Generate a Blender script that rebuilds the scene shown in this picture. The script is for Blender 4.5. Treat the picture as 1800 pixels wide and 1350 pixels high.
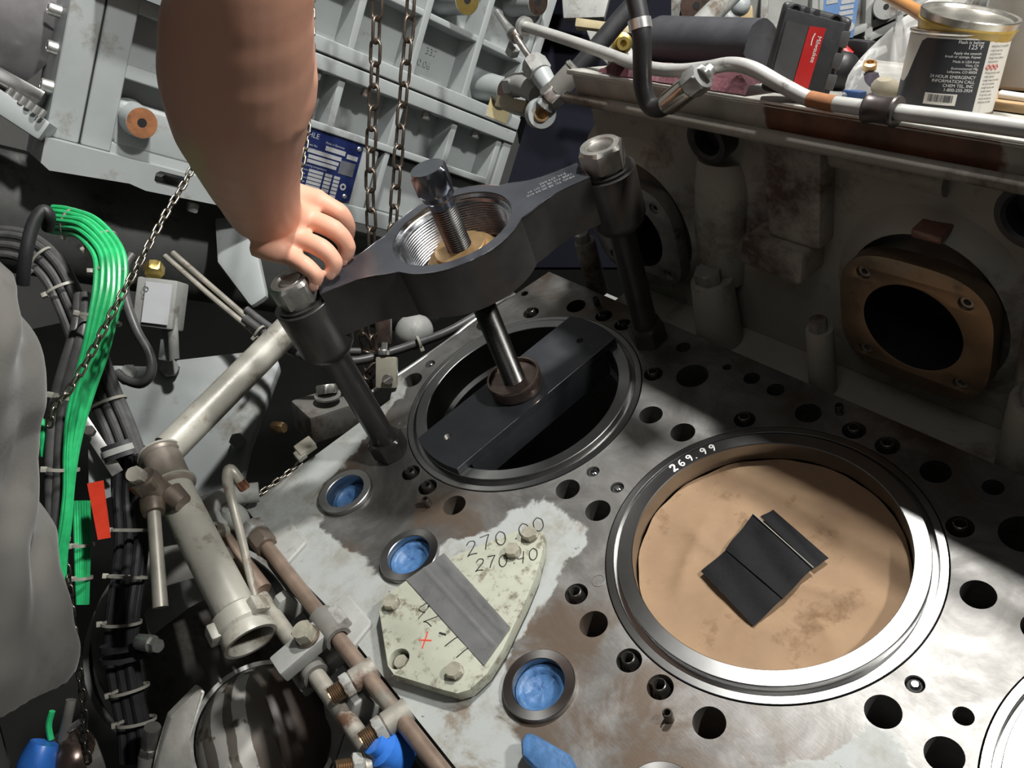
import bpy, bmesh, math, random
from mathutils import Vector, Matrix, noise
from math import sin, cos, pi, sqrt, radians, atan2, hypot

S = bpy.context.scene
COL = S.collection
for _o in list(bpy.data.objects):
    bpy.data.objects.remove(_o)

# ------------------------------------------------------------------ frame
# Everything on the engine is measured in the frame of the cylinder bank:
# x along the crankshaft, y towards the vee, z out of the machined deck.
# The bank leans 22.5 degrees, so G turns that frame upright and lifts it to
# the height of the engine above the floor.
TILT = radians(22.5)
G = Matrix.Translation((0, 0, 1.1)) @ Matrix.Rotation(TILT, 4, 'X')
UP = Vector((0, sin(TILT), cos(TILT)))        # gravity up, bank frame
WW = Vector((0, cos(TILT), -sin(TILT)))       # level, across the engine
XX = Vector((1, 0, 0))

# ------------------------------------------------------------------ camera
FPX = 1436.28
RC = Matrix(((0.60844322, 0.73554989, -0.29793155),
             (0.37251857, -0.59620426, -0.71117537),
             (-0.70073302, 0.32172479, -0.63676243)))
CAM = Vector((0.76337203, -0.35631214, 0.72114359))
cam_data = bpy.data.cameras.new('camera')
cam_data.sensor_fit = 'HORIZONTAL'
cam_data.sensor_width = 36.0
cam_data.lens = FPX / 1800.0 * 36.0
cam_data.clip_start = 0.02
cam_data.clip_end = 50
cam = bpy.data.objects.new('camera', cam_data)
COL.objects.link(cam)
_m = (RC.transposed() @ Matrix.Diagonal((1, -1, -1))).to_4x4()
_m.translation = CAM
cam.matrix_world = G @ _m
S.camera = cam

# ------------------------------------------------------------------ light
S.view_settings.view_transform = 'Standard'
S.view_settings.look = 'None'
S.view_settings.gamma = 1.0
S.view_settings.use_curve_mapping = False
S.view_settings.exposure = 0.0
world = bpy.data.worlds.new('world')
S.world = world
world.use_nodes = True
world.node_tree.nodes['Background'].inputs[0].default_value = (0.92, 0.97, 1.0, 1)
world.node_tree.nodes['Background'].inputs[1].default_value = 0.03


def area_light(name, loc, target, size, power, color=(1, 1, 1), size_y=None):
    l = bpy.data.lights.new(name, 'AREA')
    l.energy = power
    l.color = color
    l.size = size
    if size_y:
        l.shape = 'RECTANGLE'
        l.size_y = size_y
    o = bpy.data.objects.new(name, l)
    COL.objects.link(o)
    o.location = loc
    o.rotation_euler = (Vector(target) - Vector(loc)).to_track_quat('-Z', 'Y').to_euler()
    return o


area_light('ceiling_lamp_key', (0.22, 0.16, 3.15), (0.2, 0.0, 1.1), 0.12, 50, (1.0, 0.985, 0.95))
area_light('ceiling_lamp_second', (1.70, 0.26, 3.15), (0.1, 0.0, 1.1), 0.16, 52, (1.0, 0.985, 0.95))
area_light('front_fill_light', (0.9, -1.7, 2.9), (0.0, 0.0, 1.1), 1.0, 4.4, (1.0, 0.98, 0.96))  # added soft fill for bridge sides, jacket and pipes; no real lamp there


# ------------------------------------------------------------------ measuring
def ray(u, v):
    return RC.transposed() @ Vector(((u - 900) / FPX, (v - 675) / FPX, 1.0))


def at_z(u, v, z=0.0):
    d = ray(u, v)
    return CAM + d * ((z - CAM.z) / d.z)


def at_x(u, v, x):
    d = ray(u, v)
    return CAM + d * ((x - CAM.x) / d.x)


def at_y(u, v, y):
    d = ray(u, v)
    return CAM + d * ((y - CAM.y) / d.y)


def far(u, v, dist):
    return CAM + ray(u, v) * dist


EDGE = Vector((0, 0.25, 0.335))               # front edge of the level tray top


def on_tray(u, v, h=0.0):
    d = ray(u, v)
    return CAM + d * ((h + (EDGE - CAM).dot(UP)) / d.dot(UP))


# ------------------------------------------------------------------ materials
MATS = {}


def nd(t, kind, **kw):
    n = t.nodes.new(kind)
    for k, val in kw.items():
        setattr(n, k, val)
    return n


def c4(c):
    return (c[0], c[1], c[2], 1.0)


def mat(name, col, rough=0.5, metal=0.0, var=0.25, scale=18.0, stain=None, st_amt=0.4, st_scale=9.0,
        bump=0.0, bscale=60.0, spec=0.5, rvar=0.15, sss=0.0, coat=0.0, alpha=1.0, trans=0.0, stretch=None, sheen=0.0, aniso=0.0):
    """plain procedural surface: base colour with mottling, stains of another colour, grain"""
    if name in MATS:
        return MATS[name]
    m = bpy.data.materials.new(name)
    m.use_nodes = True
    t = m.node_tree
    b = t.nodes['Principled BSDF']
    L = t.links.new
    tc = nd(t, 'ShaderNodeTexCoord')
    co = tc.outputs['Object']
    if stretch:
        mp = nd(t, 'ShaderNodeMapping')
        mp.inputs['Scale'].default_value = stretch
        L(co, mp.inputs['Vector'])
        co = mp.outputs['Vector']
    n1 = nd(t, 'ShaderNodeTexNoise')
    n1.inputs['Scale'].default_value = scale
    n1.inputs['Detail'].default_value = 7
    n1.inputs['Roughness'].default_value = 0.62
    L(co, n1.inputs['Vector'])
    r1 = nd(t, 'ShaderNodeValToRGB')
    e = r1.color_ramp.elements
    e[0].position, e[1].position = 0.28, 0.74
    e[0].color = c4([c * (1 - var) for c in col])
    e[1].color = c4([min(1, c * (1 + var)) for c in col])
    L(n1.outputs['Fac'], r1.inputs['Fac'])
    out = r1.outputs['Color']
    if stain:
        n2 = nd(t, 'ShaderNodeTexNoise')
        n2.inputs['Scale'].default_value = st_scale
        n2.inputs['Detail'].default_value = 9
        n2.inputs['Roughness'].default_value = 0.7
        L(co, n2.inputs['Vector'])
        r2 = nd(t, 'ShaderNodeValToRGB')
        q = r2.color_ramp.elements
        q[0].position = 0.66 - 0.3 * st_amt
        q[1].position = q[0].position + 0.12
        L(n2.outputs['Fac'], r2.inputs['Fac'])
        mx = nd(t, 'ShaderNodeMix', data_type='RGBA')
        L(r2.outputs['Color'], mx.inputs[0])
        L(out, mx.inputs[6])
        mx.inputs[7].default_value = c4(stain)
        out = mx.outputs[2]
    L(out, b.inputs['Base Color'])
    b.inputs['Metallic'].default_value = metal
    b.inputs['Specular IOR Level'].default_value = spec
    mr = nd(t, 'ShaderNodeMapRange')
    mr.inputs['To Min'].default_value = max(0.03, rough - rvar)
    mr.inputs['To Max'].default_value = min(1, rough + rvar)
    L(n1.outputs['Fac'], mr.inputs['Value'])
    L(mr.outputs['Result'], b.inputs['Roughness'])
    if bump:
        nb = nd(t, 'ShaderNodeTexNoise')
        nb.inputs['Scale'].default_value = bscale
        nb.inputs['Detail'].default_value = 5
        L(co, nb.inputs['Vector'])
        bp = nd(t, 'ShaderNodeBump')
        bp.inputs['Strength'].default_value = bump
        bp.inputs['Distance'].default_value = 0.002
        L(nb.outputs['Fac'], bp.inputs['Height'])
        L(bp.outputs['Normal'], b.inputs['Normal'])
    if aniso:
        b.inputs['Anisotropic'].default_value = aniso
        tn = nd(t, 'ShaderNodeTangent', direction_type='RADIAL', axis='Z')
        L(tn.outputs['Tangent'], b.inputs['Tangent'])
    if sss:
        b.inputs['Subsurface Weight'].default_value = sss
        b.inputs['Subsurface Radius'].default_value = (0.012, 0.005, 0.003)
    if coat:
        b.inputs['Coat Weight'].default_value = coat
    if sheen:
        b.inputs['Sheen Weight'].default_value = sheen
    if trans:
        b.inputs['Transmission Weight'].default_value = trans
    if alpha < 1:
        b.inputs['Alpha'].default_value = alpha
    MATS[name] = m
    return m


# ------------------------------------------------------------------ meshes
class B:
    """collects shapes, in bank coordinates, for one mesh object"""

    def __init__(self):
        self.bm = bmesh.new()

    def face(self, vs):
        try:
            return self.bm.faces.new(vs)
        except ValueError:
            return None

    def poly(self, pts):
        return self.face([self.bm.verts.new(p) for p in pts])

    def box(self, c, d, ax=None):
        ex, ey, ez = ax or (Vector((1, 0, 0)), Vector((0, 1, 0)), Vector((0, 0, 1)))
        c = Vector(c)
        v = [self.bm.verts.new(c + ex * (sx * d[0] / 2) + ey * (sy * d[1] / 2) + ez * (sz * d[2] / 2))
             for sz in (-1, 1) for sy in (-1, 1) for sx in (-1, 1)]
        for f in ((0, 2, 3, 1), (4, 5, 7, 6), (0, 1, 5, 4), (2, 6, 7, 3), (0, 4, 6, 2), (1, 3, 7, 5)):
            self.face([v[i] for i in f])
        return self

    def rings(self, rings, closed=False, cap=True):
        n = len(rings[0])
        vs = [[self.bm.verts.new(p) for p in r] for r in rings]
        m = len(vs)
        for i in range(m if closed else m - 1):
            a, b = vs[i], vs[(i + 1) % m]
            for k in range(n):
                self.face((a[k], a[(k + 1) % n], b[(k + 1) % n], b[k]))
        if cap and not closed:
            self.face(list(reversed(vs[0])))
            self.face(vs[-1])
        return self

    def cyl(self, p0, p1, r0, r1=None, n=24, cap=True, twist=0.0):
        p0, p1 = Vector(p0), Vector(p1)
        r1 = r0 if r1 is None else r1
        ez, ex, ey = frame(p1 - p0)
        mk = lambda p, r: [p + (ex * cos(2 * pi * k / n + twist) + ey * sin(2 * pi * k / n + twist)) * r for k in range(n)]
        return self.rings([mk(p0, r0), mk(p1, r1)], cap=cap)

    def lathe(self, prof, o=(0, 0, 0), axis=(0, 0, 1), n=48, closed=False, cap=False, xref=None):
        o = Vector(o)
        ez, ex, ey = frame(Vector(axis), xref)
        rg = []
        for r, h in prof:
            r = max(r, 1e-5)
            rg.append([o + ez * h + (ex * cos(2 * pi * k / n) + ey * sin(2 * pi * k / n)) * r for k in range(n)])
        return self.rings(rg, closed=closed, cap=cap)

    def hexa(self, p0, p1, af, cham=0.12, twist=0.0):
        """hex head / nut with chamfered corners, af = across flats"""
        p0, p1 = Vector(p0), Vector(p1)
        ez, ex, ey = frame(p1 - p0)
        h = (p1 - p0).length
        R = af / 2 / cos(pi / 6)
        n = 36
        rg = []
        for t, lim in ((0, af / 2 * 0.985), (cham * h, R), (h * (1 - cham), R), (h, af / 2 * 0.97)):
            ring = []
            for k in range(n):
                a = 2 * pi * k / n
                s = (a % (pi / 3)) - pi / 6
                r = min(af / 2 / cos(s), lim)
                ring.append(p0 + ez * t + (ex * cos(a + twist) + ey * sin(a + twist)) * r)
            rg.append(ring)
        return self.rings(rg)

    def tube(self, pts, r, n=12, sm=6, cap=True, flat=1.0):
        P = [Vector(p) for p in pts]
        rr = list(r) if isinstance(r, (list, tuple)) else [r] * len(P)
        if sm > 1 and len(P) > 2:
            P, rr = smooth_path(P, rr, sm)
        rg = []
        t0 = (P[1] - P[0]).normalized()
        _, ex, ey = frame(t0)
        for i, p in enumerate(P):
            t = (P[min(i + 1, len(P) - 1)] - P[max(i - 1, 0)])
            if t.length < 1e-9:
                t = t0
            t = t.normalized()
            ex = (ex - t * ex.dot(t)).normalized()
            ey = t.cross(ex)
            rg.append([p + (ex * cos(2 * pi * k / n) + ey * flat * sin(2 * pi * k / n)) * rr[i] for k in range(n)])
        return self.rings(rg, cap=cap)

    def prism(self, poly, h0, h1, o=(0, 0, 0), ax=None):
        ex, ey, ez = ax or (Vector((1, 0, 0)), Vector((0, 1, 0)), Vector((0, 0, 1)))
        o = Vector(o)
        lo = [self.bm.verts.new(o + ex * x + ey * y + ez * h0) for x, y in poly]
        hi = [self.bm.verts.new(o + ex * x + ey * y + ez * h1) for x, y in poly]
        n = len(poly)
        self.face(list(reversed(lo)))
        self.face(hi)
        for k in range(n):
            self.face((lo[k], lo[(k + 1) % n], hi[(k + 1) % n], hi[k]))
        return self

    def ball(self, c, r, n=16, sq=(1, 1, 1), ax=None):
        ex, ey, ez = ax or (Vector((1, 0, 0)), Vector((0, 1, 0)), Vector((0, 0, 1)))
        c = Vector(c)
        m = max(6, n // 2)
        rg = []
        for i in range(1, m):
            th = pi * i / m
            rg.append([c + ex * (r * sq[0] * sin(th) * cos(2 * pi * k / n)) + ey * (r * sq[1] * sin(th) * sin(2 * pi * k / n))
                       - ez * (r * sq[2] * cos(th)) for k in range(n)])
        return self.rings(rg)

    def plate(self, outline, holes, h0, h1, o=(0, 0, 0), ax=None):
        """flat plate with real holes, filled as a 2-D curve"""
        cu = bpy.data.curves.new('tmp', 'CURVE')
        cu.dimensions = '2D'
        cu.fill_mode = 'BOTH'
        cu.extrude = (h1 - h0) / 2
        for loop in [outline] + list(holes):
            sp = cu.splines.new('POLY')
            sp.points.add(len(loop) - 1)
            for k, (x, y) in enumerate(loop):
                sp.points[k].co = (x, y, 0, 1)
            sp.use_cyclic_u = True
        ob = bpy.data.objects.new('tmp', cu)
        COL.objects.link(ob)
        dg = bpy.context.evaluated_depsgraph_get()
        me = bpy.data.meshes.new_from_object(ob.evaluated_get(dg))
        ex, ey, ez = ax or (Vector((1, 0, 0)), Vector((0, 1, 0)), Vector((0, 0, 1)))
        o = Vector(o)
        mid = (h0 + h1) / 2
        for v in me.vertices:
            q = v.co.copy()
            v.co = o + ex * q.x + ey * q.y + ez * (q.z + mid)
        t = bmesh.new()
        t.from_mesh(me)
        bmesh.ops.remove_doubles(t, verts=t.verts, dist=1e-6)
        t.to_mesh(me)
        t.free()
        self.bm.from_mesh(me)
        bpy.data.meshes.remove(me)
        bpy.data.objects.remove(ob)
        bpy.data.curves.remove(cu)
        return self

    def build(self, name, material, parent=None, loc=None, bev=0.0, seg=2, ang=32, label=None, noshift=False, flat=False):
        bm = self.bm
        bmesh.ops.recalc_face_normals(bm, faces=bm.faces)
        if bev:
            es = [e for e in bm.edges if len(e.link_faces) == 2 and e.calc_face_angle(0) > 0.6]
            bmesh.ops.bevel(bm, geom=es, offset=bev, segments=seg, affect='EDGES', clamp_overlap=True, profile=0.6)
        root = parent
        while root is not None and root.parent is not None:
            root = root.parent
        off = LOC[root.name] if root is not None else Vector(loc) if loc is not None else None
        if off is None:
            lo = [min(v.co[i] for v in bm.verts) for i in range(3)]
            hi = [max(v.co[i] for v in bm.verts) for i in range(3)]
            off = Vector(((lo[0] + hi[0]) / 2, (lo[1] + hi[1]) / 2, lo[2]))
        if not noshift:
            for v in bm.verts:
                v.co -= off
        me = bpy.data.meshes.new(name)
        bm.to_mesh(me)
        bm.free()
        me.materials.append(material)
        if not flat:
            for p in me.polygons:
                p.use_smooth = True
            me.set_sharp_from_angle(angle=radians(ang))
        ob = bpy.data.objects.new(name, me)
        COL.objects.link(ob)
        if parent is not None:
            ob.parent = parent
        else:
            ob.location = off
            LOC[ob.name] = off
        if label:
            ob['label'] = label
        return ob


LOC = {}


def frame(d, xref=None):
    ez = Vector(d).normalized()
    ref = Vector(xref) if xref is not None else (Vector((1, 0, 0)) if abs(ez.x) < 0.9 else Vector((0, 1, 0)))
    ex = (ref - ez * ref.dot(ez)).normalized()
    return ez, ex, ez.cross(ex)


def smooth_path(P, rr, sm):
    out, ro = [], []
    n = len(P)
    for i in range(n - 1):
        p0, p1, p2, p3 = P[max(i - 1, 0)], P[i], P[i + 1], P[min(i + 2, n - 1)]
        for k in range(sm):
            t = k / sm
            out.append(0.5 * ((2 * p1) + (p2 - p0) * t + (2 * p0 - 5 * p1 + 4 * p2 - p3) * t * t
                              + (3 * p1 - p0 - 3 * p2 + p3) * t ** 3))
            ro.append(rr[i] + (rr[i + 1] - rr[i]) * t)
    out.append(P[-1])
    ro.append(rr[-1])
    return out, ro


def circle(cx, cy, r, n=40, a0=0.0):
    return [(cx + r * cos(a0 + 2 * pi * k / n), cy + r * sin(a0 + 2 * pi * k / n)) for k in range(n)]


def thing(name, label, cat, loc, group=None):
    o = bpy.data.objects.new(name, None)
    o.empty_display_size = 0.02
    COL.objects.link(o)
    o.location = Vector(loc)
    LOC[o.name] = Vector(loc)
    return tag(o, label, cat, group)


def tag(o, label, cat, group=None, kind=None):
    if kind:
        o['kind'] = kind
    o['label'] = label
    o['category'] = cat
    if group:
        o['group'] = group
    return o


def dup(root, loc, label=None, group=None, rot=None):
    """a copy of a thing with copies of its parts and sub-parts, sharing meshes"""
    r = root.copy()
    COL.objects.link(r)
    r.location = Vector(loc)
    if rot is not None:
        r.rotation_euler = rot
    LOC[r.name] = Vector(loc)
    if label:
        r['label'] = label
    if group:
        r['group'] = group
    for ch in list(root.children):
        c = ch.copy()
        COL.objects.link(c)
        c.parent = r
        for g in list(ch.children):
            d = g.copy()
            COL.objects.link(d)
            d.parent = c
    return r


def stroke(b, pts, w, h=0.0004, z=0.0, o=(0, 0, 0), ax=None):
    """pen stroke: a thin raised ribbon along a polyline drawn in a plane"""
    ex, ey, ez = ax or (Vector((1, 0, 0)), Vector((0, 1, 0)), Vector((0, 0, 1)))
    o = Vector(o)
    P = [Vector((p[0], p[1], 0)) for p in pts]
    if len(P) > 2:
        P, _ = smooth_path(P, [0] * len(P), 4)
    L, Rr = [], []
    for i, p in enumerate(P):
        t = P[min(i + 1, len(P) - 1)] - P[max(i - 1, 0)]
        t = t.normalized() if t.length > 1e-9 else Vector((1, 0, 0))
        q = Vector((-t.y, t.x, 0)) * w / 2
        L.append(p + q)
        Rr.append(p - q)
    f = lambda p, zz: b.bm.verts.new(o + ex * p.x + ey * p.y + ez * zz)
    a = [f(p, z + h) for p in L]
    c = [f(p, z + h) for p in Rr]
    for i in range(len(P) - 1):
        b.face((a[i], a[i + 1], c[i + 1], c[i]))


# single-stroke figures on a 1 x 1.6 cell
GLYPH = {
    '0': [[(.5, 1.6), (.1, 1.2), (.1, .4), (.5, 0), (.9, .4), (.9, 1.2), (.5, 1.6)]],
    '2': [[(.05, 1.25), (.35, 1.6), (.8, 1.5), (.85, 1.1), (.45, .55), (.0, .0)], [(0, 0), (.35, .12), (.95, .02)]],
    '4': [[(.35, 1.6), (.05, .7), (.8, .7)], [(.75, 1.6), (.65, 0)]],
    '6': [[(.75, 1.55), (.25, 1.2), (.1, .5), (.45, 0), (.85, .35), (.6, .8), (.15, .55)]],
    '7': [[(0, 1.55), (.9, 1.6)], [(.9, 1.6), (.55, .8), (.35, 0)]],
    '9': [[(.85, 1.3), (.45, 1.6), (.1, 1.2), (.4, .85), (.85, 1.2)], [(.87, 1.35), (.8, .6), (.6, 0)]],
    '.': [[(.4, .0), (.55, .12)]],
    'x': [[(.0, .8), (1.2, .75)], [(.62, 1.6), (.5, 0)]],
    '-': [[(.0, .75), (.8, .85)]],
    '/': [[(.1, 0), (.8, 1.5)]],
}


def write(b, text, p0, size, ex, ey, ez, w, adv=1.25, h=0.0004, jit=0.0):
    x = 0.0
    for i, ch in enumerate(text):
        dy = jit * (1 if i % 2 else -1)
        for st in GLYPH.get(ch, []):
            stroke(b, [((x + px) * size, (py + dy) * size) for px, py in st], w, h, 0, p0, (ex, ey, ez))
        x += adv * (0.6 if ch == '.' else 1)


def text_mesh(name, body, material, parent, o, ex, ey, size, align='LEFT', thick=0.0002):
    """printed lettering laid on a surface"""
    cu = bpy.data.curves.new('tmp', 'FONT')
    cu.body = body
    cu.size = size
    cu.align_x = align
    cu.space_line = 0.9
    ob = bpy.data.objects.new('tmp', cu)
    COL.objects.link(ob)
    dg = bpy.context.evaluated_depsgraph_get()
    me = bpy.data.meshes.new_from_object(ob.evaluated_get(dg))
    bpy.data.objects.remove(ob)
    bpy.data.curves.remove(cu)
    ez = ex.cross(ey).normalized()
    root = parent
    while root.parent is not None:
        root = root.parent
    off = LOC[root.name]
    for v in me.vertices:
        q = v.co.copy()
        v.co = Vector(o) + ex * q.x + ey * q.y + ez * thick - off
    me.name = name
    me.materials.clear()
    me.materials.append(material)
    r = bpy.data.objects.new(name, me)
    COL.objects.link(r)
    r.parent = parent
    return r

# ================================================================== palette
STEEL = mat('machined_steel', (0.50, 0.50, 0.49), 0.27, 1.0, 0.12, 30, stain=(0.20, 0.18, 0.16), st_amt=0.15, st_scale=14, rvar=0.08)
LINERM = mat('turned_liner_steel', (0.36, 0.36, 0.355), 0.30, 1.0, 0.08, 12, rvar=0.05, aniso=0.65)
STEEL_DULL = mat('dull_steel', (0.36, 0.34, 0.32), 0.42, 0.9, 0.25, 40, stain=(0.13, 0.09, 0.06), st_amt=0.35, st_scale=25)
STEEL_NUT = mat('plain_steel_nut', (0.42, 0.41, 0.38), 0.46, 0.85, 0.12, 60, bump=0.05, bscale=300)
CHROME = mat('polished_steel', (0.62, 0.63, 0.65), 0.14, 1.0, 0.08, 40, rvar=0.05)
GUNM = mat('blued_steel', (0.25, 0.265, 0.30), 0.24, 1.0, 0.12, 40, rvar=0.06)
ZINC = mat('zinc_plated', (0.60, 0.60, 0.58), 0.35, 0.85, 0.15, 60, stain=(0.25, 0.21, 0.16), st_amt=0.2, st_scale=30)
BLACKOX = mat('black_oxide_steel', (0.058, 0.055, 0.054), 0.36, 0.55, 0.30, 14, stain=(0.075, 0.064, 0.056), st_amt=0.4, st_scale=6, bump=0.04, bscale=400)
BLACKTOP = mat('black_oxide_top_sheen', (0.115, 0.122, 0.142), 0.30, 0.75, 0.25, 12, stain=(0.16, 0.17, 0.19), st_amt=0.3, st_scale=8)  # lighter and bluer than the sides: top face reflection put into the colour
BLACKBAR = mat('blackened_bar', (0.042, 0.045, 0.052), 0.42, 0.35, 0.3, 20, stain=(0.055, 0.055, 0.06), st_amt=0.3, st_scale=10)
BRASS = mat('brass', (0.60, 0.40, 0.20), 0.40, 0.9, 0.06, 60)
BRONZE = mat('oily_brown_bronze', (0.19, 0.155, 0.125), 0.42, 0.6, 0.3, 40, stain=(0.11, 0.075, 0.055), st_amt=0.35, st_scale=25)
GOLD = mat('yellow_passivated', (0.55, 0.42, 0.14), 0.35, 0.9, 0.2, 60)
BROWNST = mat('brown_oiled_steel', (0.18, 0.135, 0.115), 0.28, 0.8, 0.35, 40, stain=(0.09, 0.05, 0.035), st_amt=0.4, st_scale=20)
RUST = mat('rust', (0.28, 0.115, 0.045), 0.8, 0.0, 0.3, 50, stain=(0.12, 0.05, 0.025), st_amt=0.3, st_scale=30, bump=0.2, bscale=200)
GREYP = mat('grey_engine_paint', (0.345, 0.37, 0.37), 0.40, 0.0, 0.10, 9, stain=(0.20, 0.185, 0.155), st_amt=0.33, st_scale=9, bump=0.06, bscale=90)
GREYP2 = mat('grey_paint_dirty', (0.31, 0.315, 0.30), 0.5, 0.0, 0.22, 14, stain=(0.12, 0.095, 0.07), st_amt=0.42, st_scale=12, bump=0.1, bscale=110)
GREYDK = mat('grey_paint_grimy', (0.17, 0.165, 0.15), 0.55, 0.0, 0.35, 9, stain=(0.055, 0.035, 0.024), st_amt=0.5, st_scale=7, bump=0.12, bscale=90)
WALLP = mat('vee_casting_paint', (0.26, 0.25, 0.215), 0.5, 0.0, 0.15, 5, stain=(0.055, 0.030, 0.019), st_amt=0.53, st_scale=5.0, bump=0.10, bscale=90)
PALEGRN = mat('pale_green_grey_paint', (0.38, 0.39, 0.315), 0.5, 0.0, 0.10, 30, stain=(0.15, 0.135, 0.095), st_amt=0.44, st_scale=70, bump=0.05, bscale=200)
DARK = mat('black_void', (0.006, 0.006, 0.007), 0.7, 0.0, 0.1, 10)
RUBBER = mat('black_rubber', (0.022, 0.022, 0.024), 0.5, 0.0, 0.3, 40, bump=0.05, bscale=300)
CABLE = mat('dark_grey_cable', (0.075, 0.075, 0.075), 0.42, 0.0, 0.25, 60)
GREEN = mat('green_wire', (0.03, 0.50, 0.17), 0.36, 0.0, 0.18, 60)
NYLON = mat('white_nylon', (0.30, 0.29, 0.25), 0.45, 0.0, 0.12, 60)
BLUET = mat('blue_tape', (0.055, 0.14, 0.30), 0.45, 0.0, 0.35, 45, stain=(0.02, 0.05, 0.16), st_amt=0.3, st_scale=40, bump=0.35, bscale=160)
INK = mat('black_marker_ink', (0.012, 0.012, 0.012), 0.5, 0.0, 0.1, 50)
WHITEINK = mat('white_paint_pen', (0.85, 0.85, 0.83), 0.5, 0.0, 0.05, 50)
REDINK = mat('red_paint_mark', (0.62, 0.06, 0.035), 0.5, 0.0, 0.15, 50)


def deck_material():
    m = bpy.data.materials.new('machined_deck')
    m.use_nodes = True
    t = m.node_tree
    L = t.links.new
    b = t.nodes['Principled BSDF']
    co = nd(t, 'ShaderNodeTexCoord').outputs['Object']

    def noise_(scale, detail=6, rough=0.6, vec=None, dist=0.0):
        n = nd(t, 'ShaderNodeTexNoise')
        n.inputs['Scale'].default_value = scale
        n.inputs['Detail'].default_value = detail
        n.inputs['Roughness'].default_value = rough
        n.inputs['Distortion'].default_value = dist
        L(vec or co, n.inputs['Vector'])
        return n.outputs['Fac']

    def math_(op, a, b2=None, c=None):
        n = nd(t, 'ShaderNodeMath', operation=op)
        for i, x in enumerate((a, b2, c)):
            if x is None:
                continue
            if isinstance(x, (int, float)):
                n.inputs[i].default_value = x
            else:
                L(x, n.inputs[i])
        return n.outputs[0]

    def step(x, lo, hi):
        n = nd(t, 'ShaderNodeMapRange', interpolation_type='SMOOTHSTEP')
        L(x, n.inputs['Value'])
        n.inputs['From Min'].default_value = lo
        n.inputs['From Max'].default_value = hi
        return n.outputs['Result']

    def mixc(f, a, c):
        n = nd(t, 'ShaderNodeMix', data_type='RGBA')
        L(f, n.inputs[0])
        for s, i in ((a, 6), (c, 7)):
            if isinstance(s, tuple):
                n.inputs[i].default_value = c4(s)
            else:
                L(s, n.inputs[i])
        return n.outputs[2]

    sp = nd(t, 'ShaderNodeSeparateXYZ')
    L(co, sp.inputs[0])
    x, y = sp.outputs['X'], sp.outputs['Y']
    nb = noise_(13, 5, 0.55, dist=0.4)
    nx = math_('MULTIPLY_ADD', math_('SUBTRACT', nb, 0.5), 0.10, x)
    ny = math_('MULTIPLY_ADD', math_('SUBTRACT', noise_(11, 6, 0.6, dist=0.3), 0.5), 0.10, y)
    d = math_('ABSOLUTE', math_('SUBTRACT', math_('FLOORED_MODULO', nx, 0.4012), 0.2006))
    # painted pads between the cylinders widen towards the outer edge
    w = nd(t, 'ShaderNodeMapRange')
    L(ny, w.inputs['Value'])
    w.inputs['From Min'].default_value = -0.34
    w.inputs['From Max'].default_value = -0.10
    w.inputs['To Min'].default_value = 0.125
    w.inputs['To Max'].default_value = 0.040
    pad = step(math_('SUBTRACT', w.outputs['Result'], d), 0.0, 0.006)
    pad = math_('MULTIPLY', pad, step(ny, -0.088, -0.096))
    rim = step(ny, -0.298, -0.306)
    paint = math_('MAXIMUM', pad, rim)
    chips = step(noise_(55, 5, 0.7), 0.665, 0.69)
    paint = math_('MULTIPLY', paint, math_('SUBTRACT', 1.0, chips))
    # bare metal with hone marks, smears and brown oil film
    met = mixc(step(noise_(9, 8, 0.65, dist=1.2), 0.35, 0.7), (0.155, 0.15, 0.142), (0.31, 0.305, 0.295))
    oil = math_('MULTIPLY', step(noise_(7, 7, 0.65, dist=0.6), 0.42, 0.56), step(y, -0.09, -0.20))
    met = mixc(math_('MULTIPLY', oil, 0.85), met, (0.105, 0.07, 0.045))
    oil2 = math_('MULTIPLY', step(noise_(8, 6, 0.6), 0.40, 0.62), step(y, 0.13, 0.19))
    met = mixc(math_('MULTIPLY', oil2, 0.9), met, (0.11, 0.075, 0.05))
    pc = mixc(step(noise_(26, 7, 0.7), 0.42, 0.75), (0.35, 0.37, 0.36), (0.26, 0.255, 0.225))
    grime = math_('MULTIPLY', step(noise_(10, 8, 0.7, dist=0.7), 0.56, 0.68), 0.8)
    pc = mixc(grime, pc, (0.17, 0.125, 0.08))
    L(mixc(paint, met, pc), b.inputs['Base Color'])
    inv = math_('SUBTRACT', 1.0, paint)
    L(math_('MULTIPLY', inv, math_('MULTIPLY_ADD', oil, -0.45, 0.92)), b.inputs['Metallic'])
    rg = math_('MULTIPLY_ADD', noise_(24, 8, 0.7, dist=0.8), 0.24, 0.40)
    L(math_('MAXIMUM', rg, math_('MULTIPLY', paint, 0.5)), b.inputs['Roughness'])
    mp = nd(t, 'ShaderNodeMapping')
    mp.inputs['Scale'].default_value = (1, 6, 1)
    mp.inputs['Rotation'].default_value = (0, 0, 0.6)
    L(co, mp.inputs['Vector'])
    hgt = math_('ADD', math_('MULTIPLY', noise_(90, 6, 0.7, mp.outputs['Vector']), 0.5), math_('MULTIPLY', paint, 0.6))
    bp = nd(t, 'ShaderNodeBump')
    bp.inputs['Strength'].default_value = 0.16
    bp.inputs['Distance'].default_value = 0.0015
    L(hgt, bp.inputs['Height'])
    L(bp.outputs['Normal'], b.inputs['Normal'])
    return m


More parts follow.
